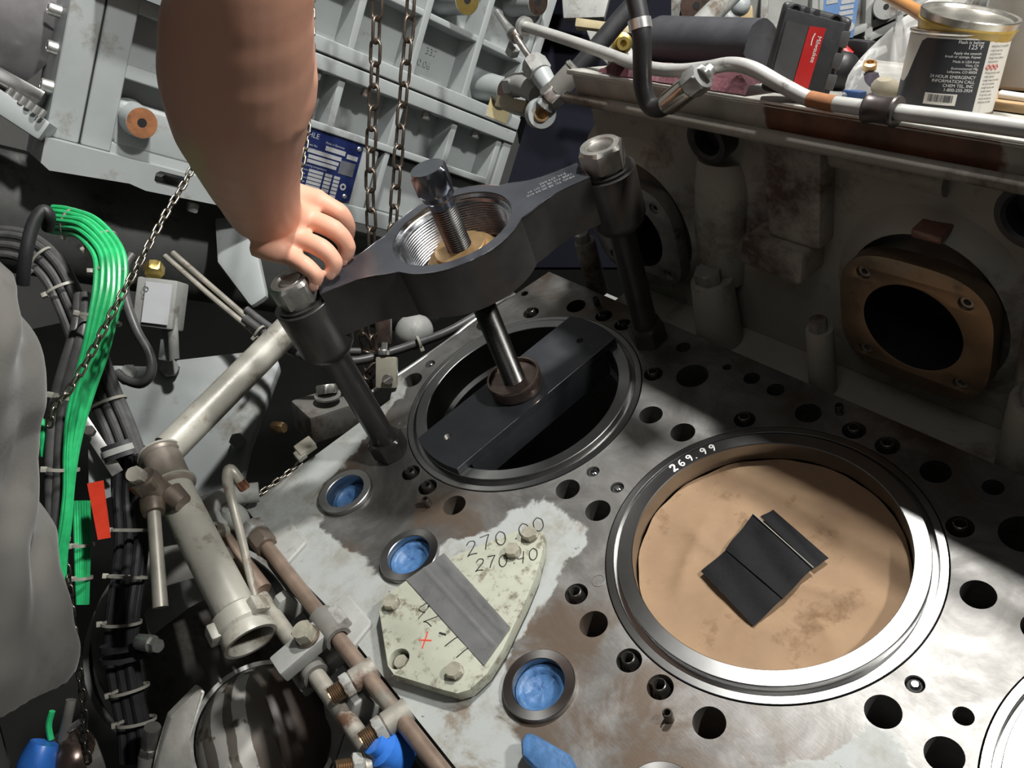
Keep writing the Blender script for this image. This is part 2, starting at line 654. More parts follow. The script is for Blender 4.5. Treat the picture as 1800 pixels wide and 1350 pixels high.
# ================================================================== the room
def room():
    fl = mat('concrete_floor', (0.018, 0.018, 0.018), 0.6, 0, 0.3, 4, stain=(0.01, 0.009, 0.008), st_amt=0.4, st_scale=2)
    wl = mat('painted_wall', (0.30, 0.30, 0.29), 0.6, 0, 0.1, 3)
    Gi = G.inverted()
    for nm, c, d, m in (('floor', (0, 0, -0.05), (9, 9, 0.1), fl), ('ceiling', (0, 0, 3.3), (9, 9, 0.1), wl),
                        ('wall_back', (-3.6, 0, 1.6), (0.1, 9, 3.4), wl), ('wall_right', (0, 3.6, 1.6), (9, 0.1, 3.4), wl)):
        o = B().box(c, d).build(nm, m, loc=c)
        o['kind'] = 'structure'
        o['upright'] = 1


room()

# ================================================================== engine block
PITCH = 0.4012
CYL = [0.0, PITCH, 2 * PITCH]
engine = thing('engine_block', 'tilted engine cylinder bank with a bare machined deck full of bolt holes', 'engine', (0, 0, -0.40))
BOLT = [(sx * a, sy * c) for a, c in ((0.075, 0.175), (0.1745, 0.072)) for sx in (-1, 1) for sy in (-1, 1)]
TUBES = [(-0.020, -0.1795), (0.0205, -0.1795), (-0.020, 0.1795), (0.0195, 0.1795), (-0.128, 0.128), (0.1265, 0.128)]
DROP = [(-0.180, -0.035), (0.180, -0.035)]


def deck_holes():
    hs = []
    for i, cx in enumerate(CYL):
        # bore with the half-round notch cut into its rim
        loop = []
        for k in range(120):
            a = 2 * pi * k / 120
            loop.append((cx + 0.1658 * cos(a), 0.1658 * sin(a)))
        hs.append(loop)
        for x, y in BOLT:
            if -0.2 < cx + x < 0.86 and not (i and x < -0.2):
                hs.append(circle(cx + x, y, 0.0148, 28))
        for x, y in TUBES:
            hs.append(circle(cx + x, y, 0.0126, 24))
        for x, y in DROP:
            hs.append(circle(cx + x, y, 0.0081, 20))
        hs.append(circle(cx - 0.1755 if i == 0 else cx - 0.1145, -0.1625 if i else 0.155, 0.0126 if i else 0.006, 24))
        for x, y, r in ((0.172, 0.152, 0.0205), (0.126, 0.187, 0.0098), (0.199, 0.187, 0.0056), (0.237, 0.187, 0.0100), (0.273, 0.186, 0.0104)):
            if i < 2:
                hs.append(circle(cx + x, y, r, 24))
    # push-rod and valve-guide bores along the outer side
    for cx in CYL:
        for dx in (-0.067, 0.0935):
            if cx + dx < 0.75:
                hs.append(circle(cx + dx, -0.2565, 0.0275, 36))
    return hs


XR = 1.02
outline = [(-0.178, -0.366), (0.02, -0.366), (0.06, -0.363), (XR, -0.363), (XR, 0.214), (-0.182, 0.214), (-0.196, 0.08),
           (-0.206, -0.085), (-0.190, -0.10), (-0.170, -0.118), (-0.172, -0.20)]
deck = B().plate(outline, deck_holes(), -0.10, 0.0)
deck.build('deck_plate', deck_material(), engine, bev=0.0, ang=25)
B().plate([(-0.176, -0.352), (XR, -0.352), (XR, 0.30), (-0.18, 0.30)], [circle(cx, 0, 0.150, 64) for cx in CYL], -0.40, -0.1005
          ).build('crankcase', GREYP2, engine)
B().box((0.42, -0.05, -0.402), (1.2, 0.62, 0.004)).build('crankcase_floor', DARK, engine)
# cast lip along the outer edge and the stepped bosses of the painted end
for x0, x1, y0, h in ((-0.176, 0.05, -0.352, 0.012), (0.45, 0.62, -0.350, 0.006)):
    B().box(((x0 + x1) / 2, y0 + 0.004, -0.035), (x1 - x0, 0.03, 0.06)).build('edge_lip', GREYP2, engine, bev=0.005)
for x, y in ((-0.068, -0.352), (0.105, -0.356)):
    B().prism([(-0.04, -0.020), (0.04, -0.020), (0.03, 0.020), (-0.03, 0.020)], -0.02, 0.006, (x, y, 0)).build('cast_boss', GREYP2, engine, bev=0.006, seg=3)
# steel balls seated in the small drillings
ball_src = None
for i, cx in enumerate(CYL[:2]):
    for x, y in DROP:
        if i == 1 and x < 0:
            pass
        o = B().ball((0, 0, 0), 0.0074, 16).build('ball_plug', CHROME, noshift=True, loc=(0, 0, 0)) if ball_src is None else ball_src.copy()
        if ball_src is None:
            ball_src = o
        else:
            COL.objects.link(o)
        o.parent = engine
        o.location = Vector((cx + x, y, -0.0065)) - LOC[engine.name]
# rim notches beside the liners
for cx in CYL[:2]:
    B().lathe([(0.0001, -0.008), (0.0062, -0.0078), (0.0066, 0.0006), (0.0074, 0.0006), (0.0074, -0.009)], (cx - 0.1073, -0.1362, 0), n=20
              ).build('rim_notch', STEEL_DULL, engine)

# ------------------------------------------------------------------ liners
LINER_LABEL = ['open cylinder liner under the black puller, a dark bar lying across it',
               'cylinder liner with 269.99 in white pen, brown paper disc inside',
               'steel cylinder liner cut off by the lower right corner of the picture']
for i, cx in enumerate(CYL):
    t = thing('cylinder_liner', LINER_LABEL[i], 'cylinder liner', (cx, 0, -0.36), 'cylinder liners')
    B().lathe([(0.1350, -0.358), (0.1310, -0.356), (0.1310, -0.046), (0.1350, -0.040), (0.1350, 0.0052), (0.1358, 0.0060), (0.1500, 0.0060), (0.1506, 0.0054),
               (0.1506, -0.0050), (0.1560, -0.0055), (0.1566, 0.0004), (0.1572, 0.0010), (0.1640, 0.0010), (0.1646, 0.0002),
               (0.1646, -0.050), (0.1490, -0.052), (0.1480, -0.358)], (cx, 0, 0), n=144, closed=True).build('liner_body', LINERM, t, ang=20)
    B().cyl((cx, 0, -0.36), (cx, 0, -0.357), 0.147, n=48).build('bore_light_stop', DARK, t)  # black disc added to stop light leaking in and keep the bore dark
    if i == 1:
        b = B()
        # figures follow the ring: each one sits on its own tangent
        a0 = at_z(1188, 826, 0.006)
        a1 = at_z(1258, 787, 0.006)
        th0 = atan2(a0.y, a0.x - cx)
        th1 = atan2(a1.y, a1.x - cx)
        s = '269.99'
        for k, ch in enumerate(s):
            f = k / 5.0 if k < 3 else (k - 0.35) / 5.0
            th = th0 + (th1 - th0) * f
            er = Vector((cos(th), sin(th), 0))
            et = Vector((sin(th), -cos(th), 0))
            p = Vector((cx, 0, 0.0061)) + er * 0.1385
            sz = 0.0062
            for st in GLYPH[ch]:
                stroke(b, [(px * sz, py * sz) for px, py in st], 0.0021 if k == 0 else 0.0016, 0.0003, 0, p - et * 0.003, (et, er, Vector((0, 0, 1))))
        b.build('white_pen_figures', WHITEINK, t, label='269.99 in white pen')

# ------------------------------------------------------------------ brown paper disc in the second bore
KRAFT = mat('brown_kraft_paper', (0.54, 0.36, 0.22), 0.75, 0, 0.10, 14, stain=(0.34, 0.20, 0.105), st_amt=0.30, st_scale=18, bump=0.40, bscale=26)
disc = thing('paper_disc', 'creased brown kraft paper disc covering the bore of the second liner', 'paper', (PITCH, 0, -0.03))
b = B()
random.seed(4)
nr, na = 22, 96
ridges = [((-0.085, 0.01), (-0.04, -0.10), 0.0045), ((0.01, -0.02), (0.13, 0.03), 0.003), ((0.03, 0.06), (0.11, 0.08), 0.0028),
          ((-0.06, 0.06), (0.03, 0.115), 0.002), ((0.02, -0.12), (0.06, -0.03), 0.0028), ((-0.12, -0.02), (-0.02, -0.03), 0.002),
          ((0.07, -0.02), (0.12, -0.05), 0.0022)]


def paper_h(x, y):
    h = 0.0028 * noise.noise(Vector((x * 22, y * 22, 3))) + 0.0011 * noise.noise(Vector((x * 70, y * 70, 8)))
    for (ax_, ay_), (bx_, by_), am in ridges:
        vx, vy = bx_ - ax_, by_ - ay_
        l2 = vx * vx + vy * vy
        tt = max(0, min(1, ((x - ax_) * vx + (y - ay_) * vy) / l2))
        dd = hypot(x - ax_ - vx * tt, y - ay_ - vy * tt)
        h += 1.7 * am * math.exp(-dd / 0.006) * (1 - (2 * tt - 1) ** 2)
    return h


prev = None
cv = b.bm.verts.new((PITCH, 0, -0.020 + paper_h(0, 0)))
for i in range(1, nr + 1):
    ring = []
    for k in range(na):
        a = 2 * pi * k / na
        rr = 0.1338 * i / nr + (0.0006 * sin(k * 7.3) if i == nr else 0)
        x, y = rr * cos(a), rr * sin(a)
        ring.append(b.bm.verts.new((PITCH + x, y, -0.020 + paper_h(x, y))))
    for k in range(na):
        if prev is None:
            b.face((cv, ring[k], ring[(k + 1) % na]))
        else:
            b.face((prev[k], ring[k], ring[(k + 1) % na], prev[(k + 1) % na]))
    prev = ring
ext = bmesh.ops.solidify(b.bm, geom=b.bm.faces[:], thickness=0.0012)
b.build('paper_sheet', KRAFT, disc, ang=60)
# black cloth tape square, in overlapping strips
TAPE = mat('black_cloth_tape', (0.012, 0.0125, 0.015), 0.55, 0, 0.3, 40, bump=0.12, bscale=220, spec=0.22)
tp = thing('black_tape_patch', 'overlapping strips of black cloth tape stuck on the brown paper', 'tape', at_z(1340, 1000, -0.014))


def strip(pix, z, thick=0.0012, wav=0.0):
    b = B()
    P = [at_z(u, v, z) for u, v in pix]
    n = 8
    grid = []
    for i in range(n + 1):
        row = []
        for j in range(n + 1):
            s, q = i / n, j / n
            p = (P[0] * (1 - s) + P[1] * s) * (1 - q) + (P[3] * (1 - s) + P[2] * s) * q
            p = p + Vector((0, 0, 0.0012 * wav * sin(7 * s + 3 * q) + 0.001 * wav * noise.noise(p * 60)))
            row.append(b.bm.verts.new(p))
        grid.append(row)
    for i in range(n):
        for j in range(n):
            b.face((grid[i][j], grid[i + 1][j], grid[i + 1][j + 1], grid[i][j + 1]))
    bmesh.ops.solidify(b.bm, geom=b.bm.faces[:], thickness=thick)
    return b.build('tape_strip', TAPE, tp)


strip([(1336, 908), (1359, 896), (1457, 981), (1432, 999)], -0.0140, wav=0.3)
strip([(1275, 966), (1324, 903), (1430, 998), (1376, 1052)], -0.0118, wav=0.8)
strip([(1232, 1004), (1277, 966), (1378, 1050), (1325, 1101)], -0.0130, wav=0.4)
b = B()
e0, e1 = at_z(1324, 903, -0.0096), at_z(1430, 998, -0.0096)
b.tube([e0, e1], 0.0006, 6, 1)
b.build('tape_edge', NYLON, tp)

# ------------------------------------------------------------------ valve-guide rings, blue tape in the bores
RING_LABEL = {0: 'steel ring nearest the puller foot, sunken blue tape plug', 1: 'steel ring touching the corner of the painted plate, blue tape inside',
              2: 'largest steel ring right of the painted plate, blue tape inside'}
for k, x in enumerate((-0.067, 0.0935, 0.3345)):
    t = thing('guide_ring', RING_LABEL[k], 'ring', (x, -0.2565, 0), 'steel rings along the outer deck edge')
    B().lathe([(0.0262, -0.03), (0.0262, 0.0058), (0.0270, 0.0066), (0.0358, 0.0066), (0.0366, 0.0058), (0.0366, 0.0006), (0.0270, 0.0004), (0.0268, -0.03)],
              (x, -0.2565, 0), n=64, closed=True).build('ring', LINERM, t, ang=25)
    b = B()
    dep = 0.006 if k else 0.011
    pr = [(0.0001, -0.013), (0.010, -0.0125), (0.0172, -0.0115), (0.0186, -0.0085), (0.0225, -dep), (0.0258, -dep - 0.001), (0.0258, -0.022), (0.0001, -0.022)]
    b.lathe(pr, (x, -0.2565, 0.004 if k else 0.0), n=40)
    for v in b.bm.verts:
        if v.co.z > -0.016:
            v.co.z += 0.0010 * noise.noise(v.co * 150) + 0.0006 * noise.noise(v.co * 400)
    b.build('tape_plug', BLUET, t, ang=60)
x = CYL[1] + 0.0935
t = thing('guide_ring', 'steel ring half hidden by the bottom edge of the picture', 'ring', (x, -0.2565, 0), 'steel rings along the outer deck edge')
B().lathe([(0.0262, -0.03), (0.0262, 0.0058), (0.0270, 0.0066), (0.0358, 0.0066), (0.0366, 0.0058), (0.0366, 0.0006), (0.0270, 0.0004), (0.0268, -0.03)],
          (x, -0.2565, 0), n=64, closed=True).build('ring', LINERM, t, ang=25)
# blue tape lump at the lower edge
b = B()
P = [at_z(u, v, 0.004) for u, v in ((925, 1318), (935, 1300), (955, 1308), (1010, 1340), (1030, 1375), (960, 1378), (926, 1345))]
b.prism([(p.x, p.y) for p in P], 0.0, 0.024)
tag(b.build('blue_tape_wad', BLUET, bev=0.006, seg=3), 'wad of blue tape at the bottom edge below the large ring', 'tape')

# ------------------------------------------------------------------ guide tubes standing in the drillings, roll pins
TUBEMAT = mat('oily_tube_steel', (0.16, 0.15, 0.14), 0.25, 0.9, 0.3, 60)
TL = {(0, 0): 'guide tube nearest the left foot of the puller, left one of the pair', (0, 1): 'guide tube beside the first liner, right one of the near pair',
      (0, 2): 'guide tube at the far rim of the first liner, left of the pair', (0, 3): 'guide tube behind the first liner beside the right puller foot',
      (0, 4): 'guide tube at the far left of the first liner rim, below the bridge', (0, 5): 'guide tube right of the first liner beside its right rim',
      (1, 0): 'guide tube below the second liner, left of the near pair', (1, 1): 'guide tube below the second liner, right of the near pair',
      (1, 2): 'guide tube at the far rim of the second liner, left of the pair', (1, 3): 'guide tube at the far rim of the second liner, right of the pair',
      (1, 4): 'guide tube at the far left rim of the second liner, under the vee wall', (1, 5): 'guide tube at the right rim of the second liner'}
tube_src = None
spots = [(i, k, CYL[i] + x, y) for i in (0, 1) for k, (x, y) in enumerate(TUBES)] + [(1, 9, PITCH - 0.1145, -0.1625)]
for i, k, x, y in spots:
    lab = TL.get((i, k), 'guide tube standing alone beside the long curved edge of the painted plate')
    if tube_src is None:
        tube_src = thing('guide_tube', lab, 'tube', (x, y, -0.05), 'guide tubes in the deck')
        B().lathe([(0.0050, -0.045), (0.0050, 0.0032), (0.0056, 0.0040), (0.0064, 0.0036), (0.0070, 0.001), (0.0088, -0.010), (0.0094, -0.045)],
                  (x, y, 0.002), n=24, closed=True).build('sleeve', TUBEMAT, tube_src, ang=40)
        B().lathe([(0.0001, 0), (0.0124, 0.0), (0.0124, -0.004)], (x, y, -0.043), n=24).build('seal', DARK, tube_src)
    else:
        dup(tube_src, (x, y, -0.05), lab)
pin_src = None
for lab, x, y in (('slotted roll pin beside the near pair of guide tubes, first liner', 0.047, -0.196), ('slotted roll pin below the second liner near the large bolt hole', 0.4485, -0.196),
                  ('roll pin at the far rim of the first liner', -0.047, 0.193), ('roll pin at the far rim of the second liner', 0.354, 0.193)):
    if pin_src is None:
        pin_src = thing('roll_pin', lab, 'pin', (x, y, -0.004), 'roll pins in the deck')
        b = B()
        n = 20
        for r0, r1 in ((0.0030, 0.0046),):
            rg = []
            for k in range(n):
                a = -1.9 + 0.25 + (2 * pi - 0.5) * k / (n - 1)
                c, s = cos(a), sin(a)
                rg.append([Vector((x + r1 * c, y + r1 * s, -0.004)), Vector((x + r1 * c, y + r1 * s, 0.0125)), Vector((x + r1 * .85 * c, y + r1 * .85 * s, 0.0135)),
                           Vector((x + r0 * c, y + r0 * s, 0.0135)), Vector((x + r0 * c, y + r0 * s, -0.004))])
            b.rings(rg)
        b.build('pin_body', TUBEMAT, pin_src, ang=40)
    else:
        dup(pin_src, (x, y, -0.004), lab)

# ------------------------------------------------------------------ puller: bridge on two columns with a threaded spindle
AX = Vector((0.394, 0.919, 0)).normalized()
AN = Vector((AX.y, -AX.x, 0))
puller = thing('liner_puller', 'black two-legged bridge puller with threaded spindle standing over the open liner', 'puller tool', (0, 0, 0))
ZT, ZB = 0.275, 0.213
RO = 0.0865


def bridge_outline():
    side = [(0.165, 0.0225), (0.140, 0.0232), (0.122, 0.0252), (0.108, 0.0290), (0.097, 0.0345), (0.088, 0.0400)]
    a0 = atan2(0.046, 0.0735)
    arc = [(RO * cos(a0 + (pi - 2 * a0) * k / 28), RO * sin(a0 + (pi - 2 * a0) * k / 28)) for k in range(29)]
    top = side + arc + [(-s, w) for s, w in reversed(side)]
    bot = [(-s, -w) for s, w in top]
    return top + bot


def cav(prof_r, n=96):
    return [(prof_r * cos(2 * pi * k / n), prof_r * sin(2 * pi * k / n)) for k in range(n)]


ax3 = (AX, -AN, Vector((0, 0, 1)))
b = B().plate(bridge_outline(), [cav(0.0715)], ZB, ZT - 0.0008, (0, 0, 0), ax3)
for sg in (-1, 1):
    c = AX * (0.1904 * sg)
    b.lathe([(0.0001, 0.186), (0.026, 0.186), (0.031, 0.192), (0.0345, 0.200), (0.0345, 0.2625), (0.0337, 0.2633), (0.0001, 0.2633)], (c.x, c.y, 0), n=56)
b.build('bridge_body', BLACKOX, puller, ang=28)
B().plate(bridge_outline(), [cav(0.0722)], ZT - 0.0009, ZT, (0, 0, 0), ax3).build('bridge_top_face', BLACKTOP, puller)
# bright ground edge round the top face
b = B()
ol = bridge_outline()
pts = [AX * s - AN * w + Vector((0, 0, ZT - 0.0002)) for s, w in ol]
b.tube(pts + [pts[0]], 0.00055, 6, 1)
b.build('ground_edge', CHROME, puller)
# threaded insert
prof = [(0.0716, ZT - 0.001), (0.0708, ZT - 0.006), (0.0692, ZT - 0.007), (0.0692, ZT - 0.010), (0.0660, ZT - 0.010)]
z = ZT - 0.011
while z > ZB + 0.004:
    prof += [(0.0640, z), (0.0661, z - 0.0017)]
    z -= 0.0034
prof += [(0.0640, ZB + 0.002), (0.0640, ZB), (0.0716, ZB)]
B().lathe(prof, (0, 0, 0), n=96).build('threaded_insert', mat('thread_steel', (0.42, 0.43, 0.45), 0.25, 1.0, 0.1, 60), puller, ang=20)
B().lathe([(0.0640, ZB + 0.001), (0.030, ZB + 0.001), (0.030, ZB + 0.006), (0.0640, ZB + 0.006)], (0, 0, 0), n=48, closed=True).build('insert_floor', BLACKOX, puller)
# stamped figures on the right arm
for k, row in enumerate(('MNG TC 58 20-04 410', '1208 410 58 20 D1 01', 'P.N. 274 044')):
    text_mesh('stamped_text', row, mat('engraved_grey', (0.34, 0.34, 0.35), 0.4, 0.4, 0.1, 60), puller,
              AX * (0.152 - 0.006 * (k == 2)) + AN * (0.0035 - 0.0072 * k) + Vector((0, 0, ZT)), -AX, AN, 0.0062)
for sg in (-1, 1):
    c = AX * (0.1904 * sg)
    col = B().lathe([(0.0165, 0.026), (0.0165, 0.178), (0.0175, 0.182), (0.024, 0.187), (0.0001, 0.188)], (c.x, c.y, 0), n=36).build('column', BLACKOX, puller)
    B().hexa((c.x, c.y, 0.0004), (c.x, c.y, 0.030), 0.043, 0.10, twist=0.3 if sg < 0 else 0.6).build('foot_nut', BLACKOX, col)
    B().lathe([(0.0001, 0.2634), (0.0305, 0.2634), (0.0305, 0.2664), (0.0001, 0.2664)], (c.x, c.y, 0), n=40).build('washer', BLACKOX, puller)
    # hex nut with an open countersunk thread and the stud end inside it
    b = B()
    af, h0, h1 = 0.047, 0.2665, 0.296
    n = 60
    rg = []
    for zz, lim in ((h0, af / 2), (h0 + 0.003, 0.1), (h1 - 0.004, 0.1), (h1, af / 2 * 0.96)):
        ring = []
        for k in range(n):
            a = 2 * pi * k / n
            s = (a % (pi / 3)) - pi / 6
            r = min(af / 2 / cos(s), lim)
            ring.append(Vector((c.x + r * cos(a + 0.15), c.y + r * sin(a + 0.15), zz)))
        rg.append(ring)
    for r, zz in ((0.0165, h1), (0.0145, h1 - 0.003), (0.0145, h0)):
        rg.append([Vector((c.x + r * cos(2 * pi * k / n + 0.15), c.y + r * sin(2 * pi * k / n + 0.15), zz)) for k in range(n)])
    b.rings(rg, cap=False)
    nut = b.build('hex_nut', STEEL_NUT, puller, ang=25)
    B().lathe([(0.0144, h0 + 0.002), (0.0144, h1 - 0.0035), (0.0128, h1 - 0.0014), (0.0095, h1 - 0.0026), (0.0001, h1 - 0.0030)], (c.x, c.y, 0), n=32
              ).build('stud_end', STEEL_DULL, nut)
# spindle
prof = []
z = 0.0345
while z < 0.310:
    prof += [(0.0149, z), (0.0134, z + 0.0014)]
    z += 0.0028
spd = B().lathe([(0.0001, 0.0336), (0.013, 0.0336)] + prof + [(0.0137, 0.311), (0.0001, 0.312)], (0, 0, 0), n=28).build('spindle', mat('spindle_steel', (0.10, 0.098, 0.095), 0.30, 0.95, 0.25, 30), puller, ang=15)
B().lathe([(0.0001, 0.304), (0.0150, 0.304), (0.0150, 0.312), (0.0185, 0.316), (0.0185, 0.324), (0.0001, 0.324)], (0, 0, 0), n=32).build('head_collar', GUNM, spd)
B().hexa((0, 0, 0.322), (0, 0, 0.352), 0.0385, 0.14, twist=0.42).build('hex_head', GUNM, spd, ang=20)
B().lathe([(0.0150, 0.219), (0.046, 0.219), (0.046, 0.232), (0.040, 0.2405), (0.0315, 0.2425), (0.0315, 0.2475), (0.0305, 0.2485), (0.0150, 0.2485)], (0, 0, 0), n=48, closed=True
          ).build('brass_nut', BRASS, puller)

# crossbar lying over the bore, spindle cup on it
bar = thing('cross_bar', 'flat black crossbar with round spindle cup lying across the open liner', 'bar', (0, 0, -0.03))


def arc_bar(half, R, n=14):
    a = math.asin(half / R)
    up = [(R * sin(a - 2 * a * k / n), R * cos(a - 2 * a * k / n)) for k in range(n + 1)]
    return up + [(-x, -y) for x, y in up]


BT = 0.0165
YB = 0.0
b = B().plate(arc_bar(0.0462, 0.1495), [circle(-0.012, -0.115, 0.0058, 20), circle(0.006, 0.112, 0.0050, 20)], 0.0062, BT)
b.build('bar_plate', BLACKBAR, bar, bev=0.0009, seg=1)
B().prism(arc_bar(0.0440, 0.1290), -0.034, 0.0060).build('bar_block', BLACKBAR, bar, bev=0.002)
for x, y in ((-0.012, -0.115), (0.006, 0.112)):
    pr = []
    for k in range(8):
        pr += [(0.0057, BT - 0.001 - 0.0012 * k), (0.0049, BT - 0.0016 - 0.0012 * k)]
    B().lathe(pr + [(0.0001, BT - 0.011)], (x, y, 0), n=20).build('thread_hole', STEEL_DULL, bar)
b = B()
e0, e1 = Vector((0.0462, -0.1415, BT - 0.0003)), Vector((0.0462, 0.1415, BT - 0.0003))
b.tube([e0, e1], 0.0005, 6, 1)
b.build('worn_edge', CHROME, bar)
B().lathe([(0.0001, BT + 0.001), (0.033, BT + 0.001), (0.0362, BT + 0.003), (0.0372, BT + 0.018), (0.0368, 0.0375), (0.0358, 0.0390), (0.0335, 0.0390), (0.0328, 0.0370), (0.0328, 0.0335), (0.0001, 0.0330)],
          (0, 0, 0), n=56).build('spindle_cup', BROWNST, bar)

# ================================================================== vee wall with exhaust ports, tray above it
def mat_patch(name, ca, cb, x0, x1, rough=0.5, soft=0.02):
    """paint that has worn through to rust over a stretch of the part"""
    m = bpy.data.materials.new(name)
    m.use_nodes = True
    t = m.node_tree
    L = t.links.new
    b = t.nodes['Principled BSDF']
    co = nd(t, 'ShaderNodeTexCoord').outputs['Object']
    n = nd(t, 'ShaderNodeTexNoise')
    n.inputs['Scale'].default_value = 14
    n.inputs['Detail'].default_value = 6
    L(co, n.inputs['Vector'])
    sp = nd(t, 'ShaderNodeSeparateXYZ')
    L(co, sp.inputs[0])
    ma = nd(t, 'ShaderNodeMath', operation='MULTIPLY_ADD')
    L(n.outputs['Fac'], ma.inputs[0])
    ma.inputs[1].default_value = 0.12
    L(sp.outputs['X'], ma.inputs[2])
    r = nd(t, 'ShaderNodeValToRGB')
    r.color_ramp.interpolation = 'LINEAR'
    mr = nd(t, 'ShaderNodeMapRange')
    mr.inputs['From Min'].default_value = x0 - 0.05
    mr.inputs['From Max'].default_value = x1 + 0.15
    L(ma.outputs[0], mr.inputs['Value'])
    wd = (x1 - x0) + 0.20
    e = r.color_ramp.elements
    e[0].position, e[0].color = 0.10 / wd, (0, 0, 0, 1)
    e[1].position, e[1].color = 0.106 / wd, (1, 1, 1, 1)
    k = e.new((x1 - x0 + 0.10) / wd)
    k.color = (1, 1, 1, 1)
    k = e.new((x1 - x0 + 0.106) / wd)
    k.color = (0, 0, 0, 1)
    L(mr.outputs['Result'], r.inputs['Fac'])
    n2 = nd(t, 'ShaderNodeTexNoise')
    n2.inputs['Scale'].default_value = 40
    n2.inputs['Detail'].default_value = 6
    L(co, n2.inputs['Vector'])

    def var(c, k2):
        r2 = nd(t, 'ShaderNodeValToRGB')
        r2.color_ramp.elements[0].color = c4([q * (1 - k2) for q in c])
        r2.color_ramp.elements[1].color = c4([q * (1 + k2) for q in c])
        r2.color_ramp.elements[0].position = 0.3
        r2.color_ramp.elements[1].position = 0.7
        L(n2.outputs['Fac'], r2.inputs['Fac'])
        return r2.outputs['Color']
    mx = nd(t, 'ShaderNodeMix', data_type='RGBA')
    L(r.outputs['Color'], mx.inputs[0])
    L(var(ca, 0.2), mx.inputs[6])
    L(var(cb, 0.45), mx.inputs[7])
    L(mx.outputs[2], b.inputs['Base Color'])
    b.inputs['Roughness'].default_value = rough
    return m


def at_w(u, v, w):
    d = ray(u, v)
    return CAM + d * ((w + (EDGE - CAM).dot(WW)) / d.dot(WW))


def tray_pt(x, w, u=0.0):
    return Vector((x, 0, 0)) + EDGE + WW * w + UP * u


wall = thing('vee_casing', 'grimy grey cast engine wall with exhaust ports behind the cylinder deck', 'engine casing', (0.4, 0.29, -0.10))
X0, X1 = -0.065, 1.0
B().plate([(X0, -0.10), (X1, -0.10), (X1, 0.292), (X0, 0.292)], [circle(0.0028 + k * PITCH, 0.106, 0.0560, 48) for k in range(3)], 0, 0.046,
          (0, 0.331, 0), (XX, Vector((0, 0, 1)), Vector((0, -1, 0)))).build('wall_body', WALLP, wall)
B().box(((X0 + X1) / 2, 0.2505, -0.065), (X1 - X0, 0.069, 0.07)).build('wall_foot', WALLP, wall, bev=0.004)
# flowing port runners: a swelling round each port that runs up under the ledge
for k in range(3):
    px = 0.0028 + k * PITCH
    b = B()
    rg = []
    for r, y in ((0.088, 0.268), (0.094, 0.272), (0.100, 0.280), (0.112, 0.287), (0.135, 0.292)):
        rg.append([Vector((px + r * cos(a), y, 0.106 + r * (1.15 if sin(a) > 0 else 0.95) * sin(a))) for a in [2 * pi * q / 48 for q in range(48)]])
    b.rings(rg, cap=False)
    b.build('port_swelling', WALLP, wall, ang=60)
    # angled duct coming down from under the ledge
    b = B()
    pts = [Vector((px + 0.142, 0.298, 0.225)), Vector((px + 0.140, 0.292, 0.19)), Vector((px + 0.128, 0.288, 0.12)), Vector((px + 0.120, 0.285, 0.05))]
    b.tube(pts, [0.034, 0.038, 0.036, 0.030], 20, 5)
    b.build('cast_rib', WALLP, wall, ang=60)
    # stepped lug
    if k < 3:
        lx = px + 0.253
        bl = B().prism([(-0.034, -0.055), (0.036, -0.055), (0.046, 0.075), (-0.030, 0.075)], 0, 0.030, (lx, 0.290, 0.212), (XX, Vector((0, 0, 1)), Vector((0, -1, 0))))
        bl.build('upper_lug', WALLP, wall, bev=0.010, seg=4)
        bl = B().prism([(-0.050, -0.020), (0.038, -0.026), (0.044, 0.018), (-0.040, 0.020)], 0, 0.046, (lx - 0.018, 0.290, 0.140), (XX, Vector((0, 0, 1)), Vector((0, -1, 0))))
        bl.build('lower_lug', WALLP, wall, bev=0.009, seg=4)
        B().tube([(lx + 0.02, 0.290, 0.272), (lx + 0.16, 0.292, 0.262)], 0.020, 16, 1).build('cast_swell', WALLP, wall)
    # long foot pillars with hex plugs
    ax_, ay_ = px + 0.128, 0.249
    if X0 < ax_ < 0.9:
        p = B().cyl((ax_, ay_, -0.03), (ax_, ay_ + 0.004, 0.070), 0.031, 0.027, 28).build('pillar', WALLP, wall, bev=0.003)
        B().hexa((ax_, ay_, 0.070), (ax_, ay_, 0.088), 0.032, 0.1).build('hex_plug', GREYDK, p)
    ax_, ay_ = px - 0.106, 0.240
    p = B().cyl((ax_, ay_, -0.03), (ax_, ay_ + 0.002, 0.066), 0.0165, 0.0155, 24).build('pillar', WALLP, wall, bev=0.002)
    B().hexa((ax_, ay_, 0.066), (ax_, ay_, 0.080), 0.019, 0.1).build('hex_plug', GREYDK, p)
for cx_, cy_, cz_, r in ((0.150, 0.262, 0.264, 0.021), (0.500, 0.262, 0.258, 0.026)):
    B().lathe([(r + 0.007, 0.0), (r + 0.006, 0.026), (r, 0.027), (r - 0.003, 0.024), (r - 0.004, 0.006), (0.0001, 0.005)], (cx_, 0.288, cz_), (0, -1, 0), 32
              ).build('black_bushing', RUBBER, wall)
# shiny worn patch on the runner above the second port
b = B()
P0, P1 = at_y(1603, 408, 0.262), at_y(1658, 420, 0.262)
b.box((P0 + P1) / 2 + Vector((0, 0.012, 0)), ((P1 - P0).length, 0.03, 0.010))
b.build('casting_pad', mat('worn_brown_paint', (0.14, 0.07, 0.055), 0.22, 0.1, 0.3, 20), wall, bev=0.003)

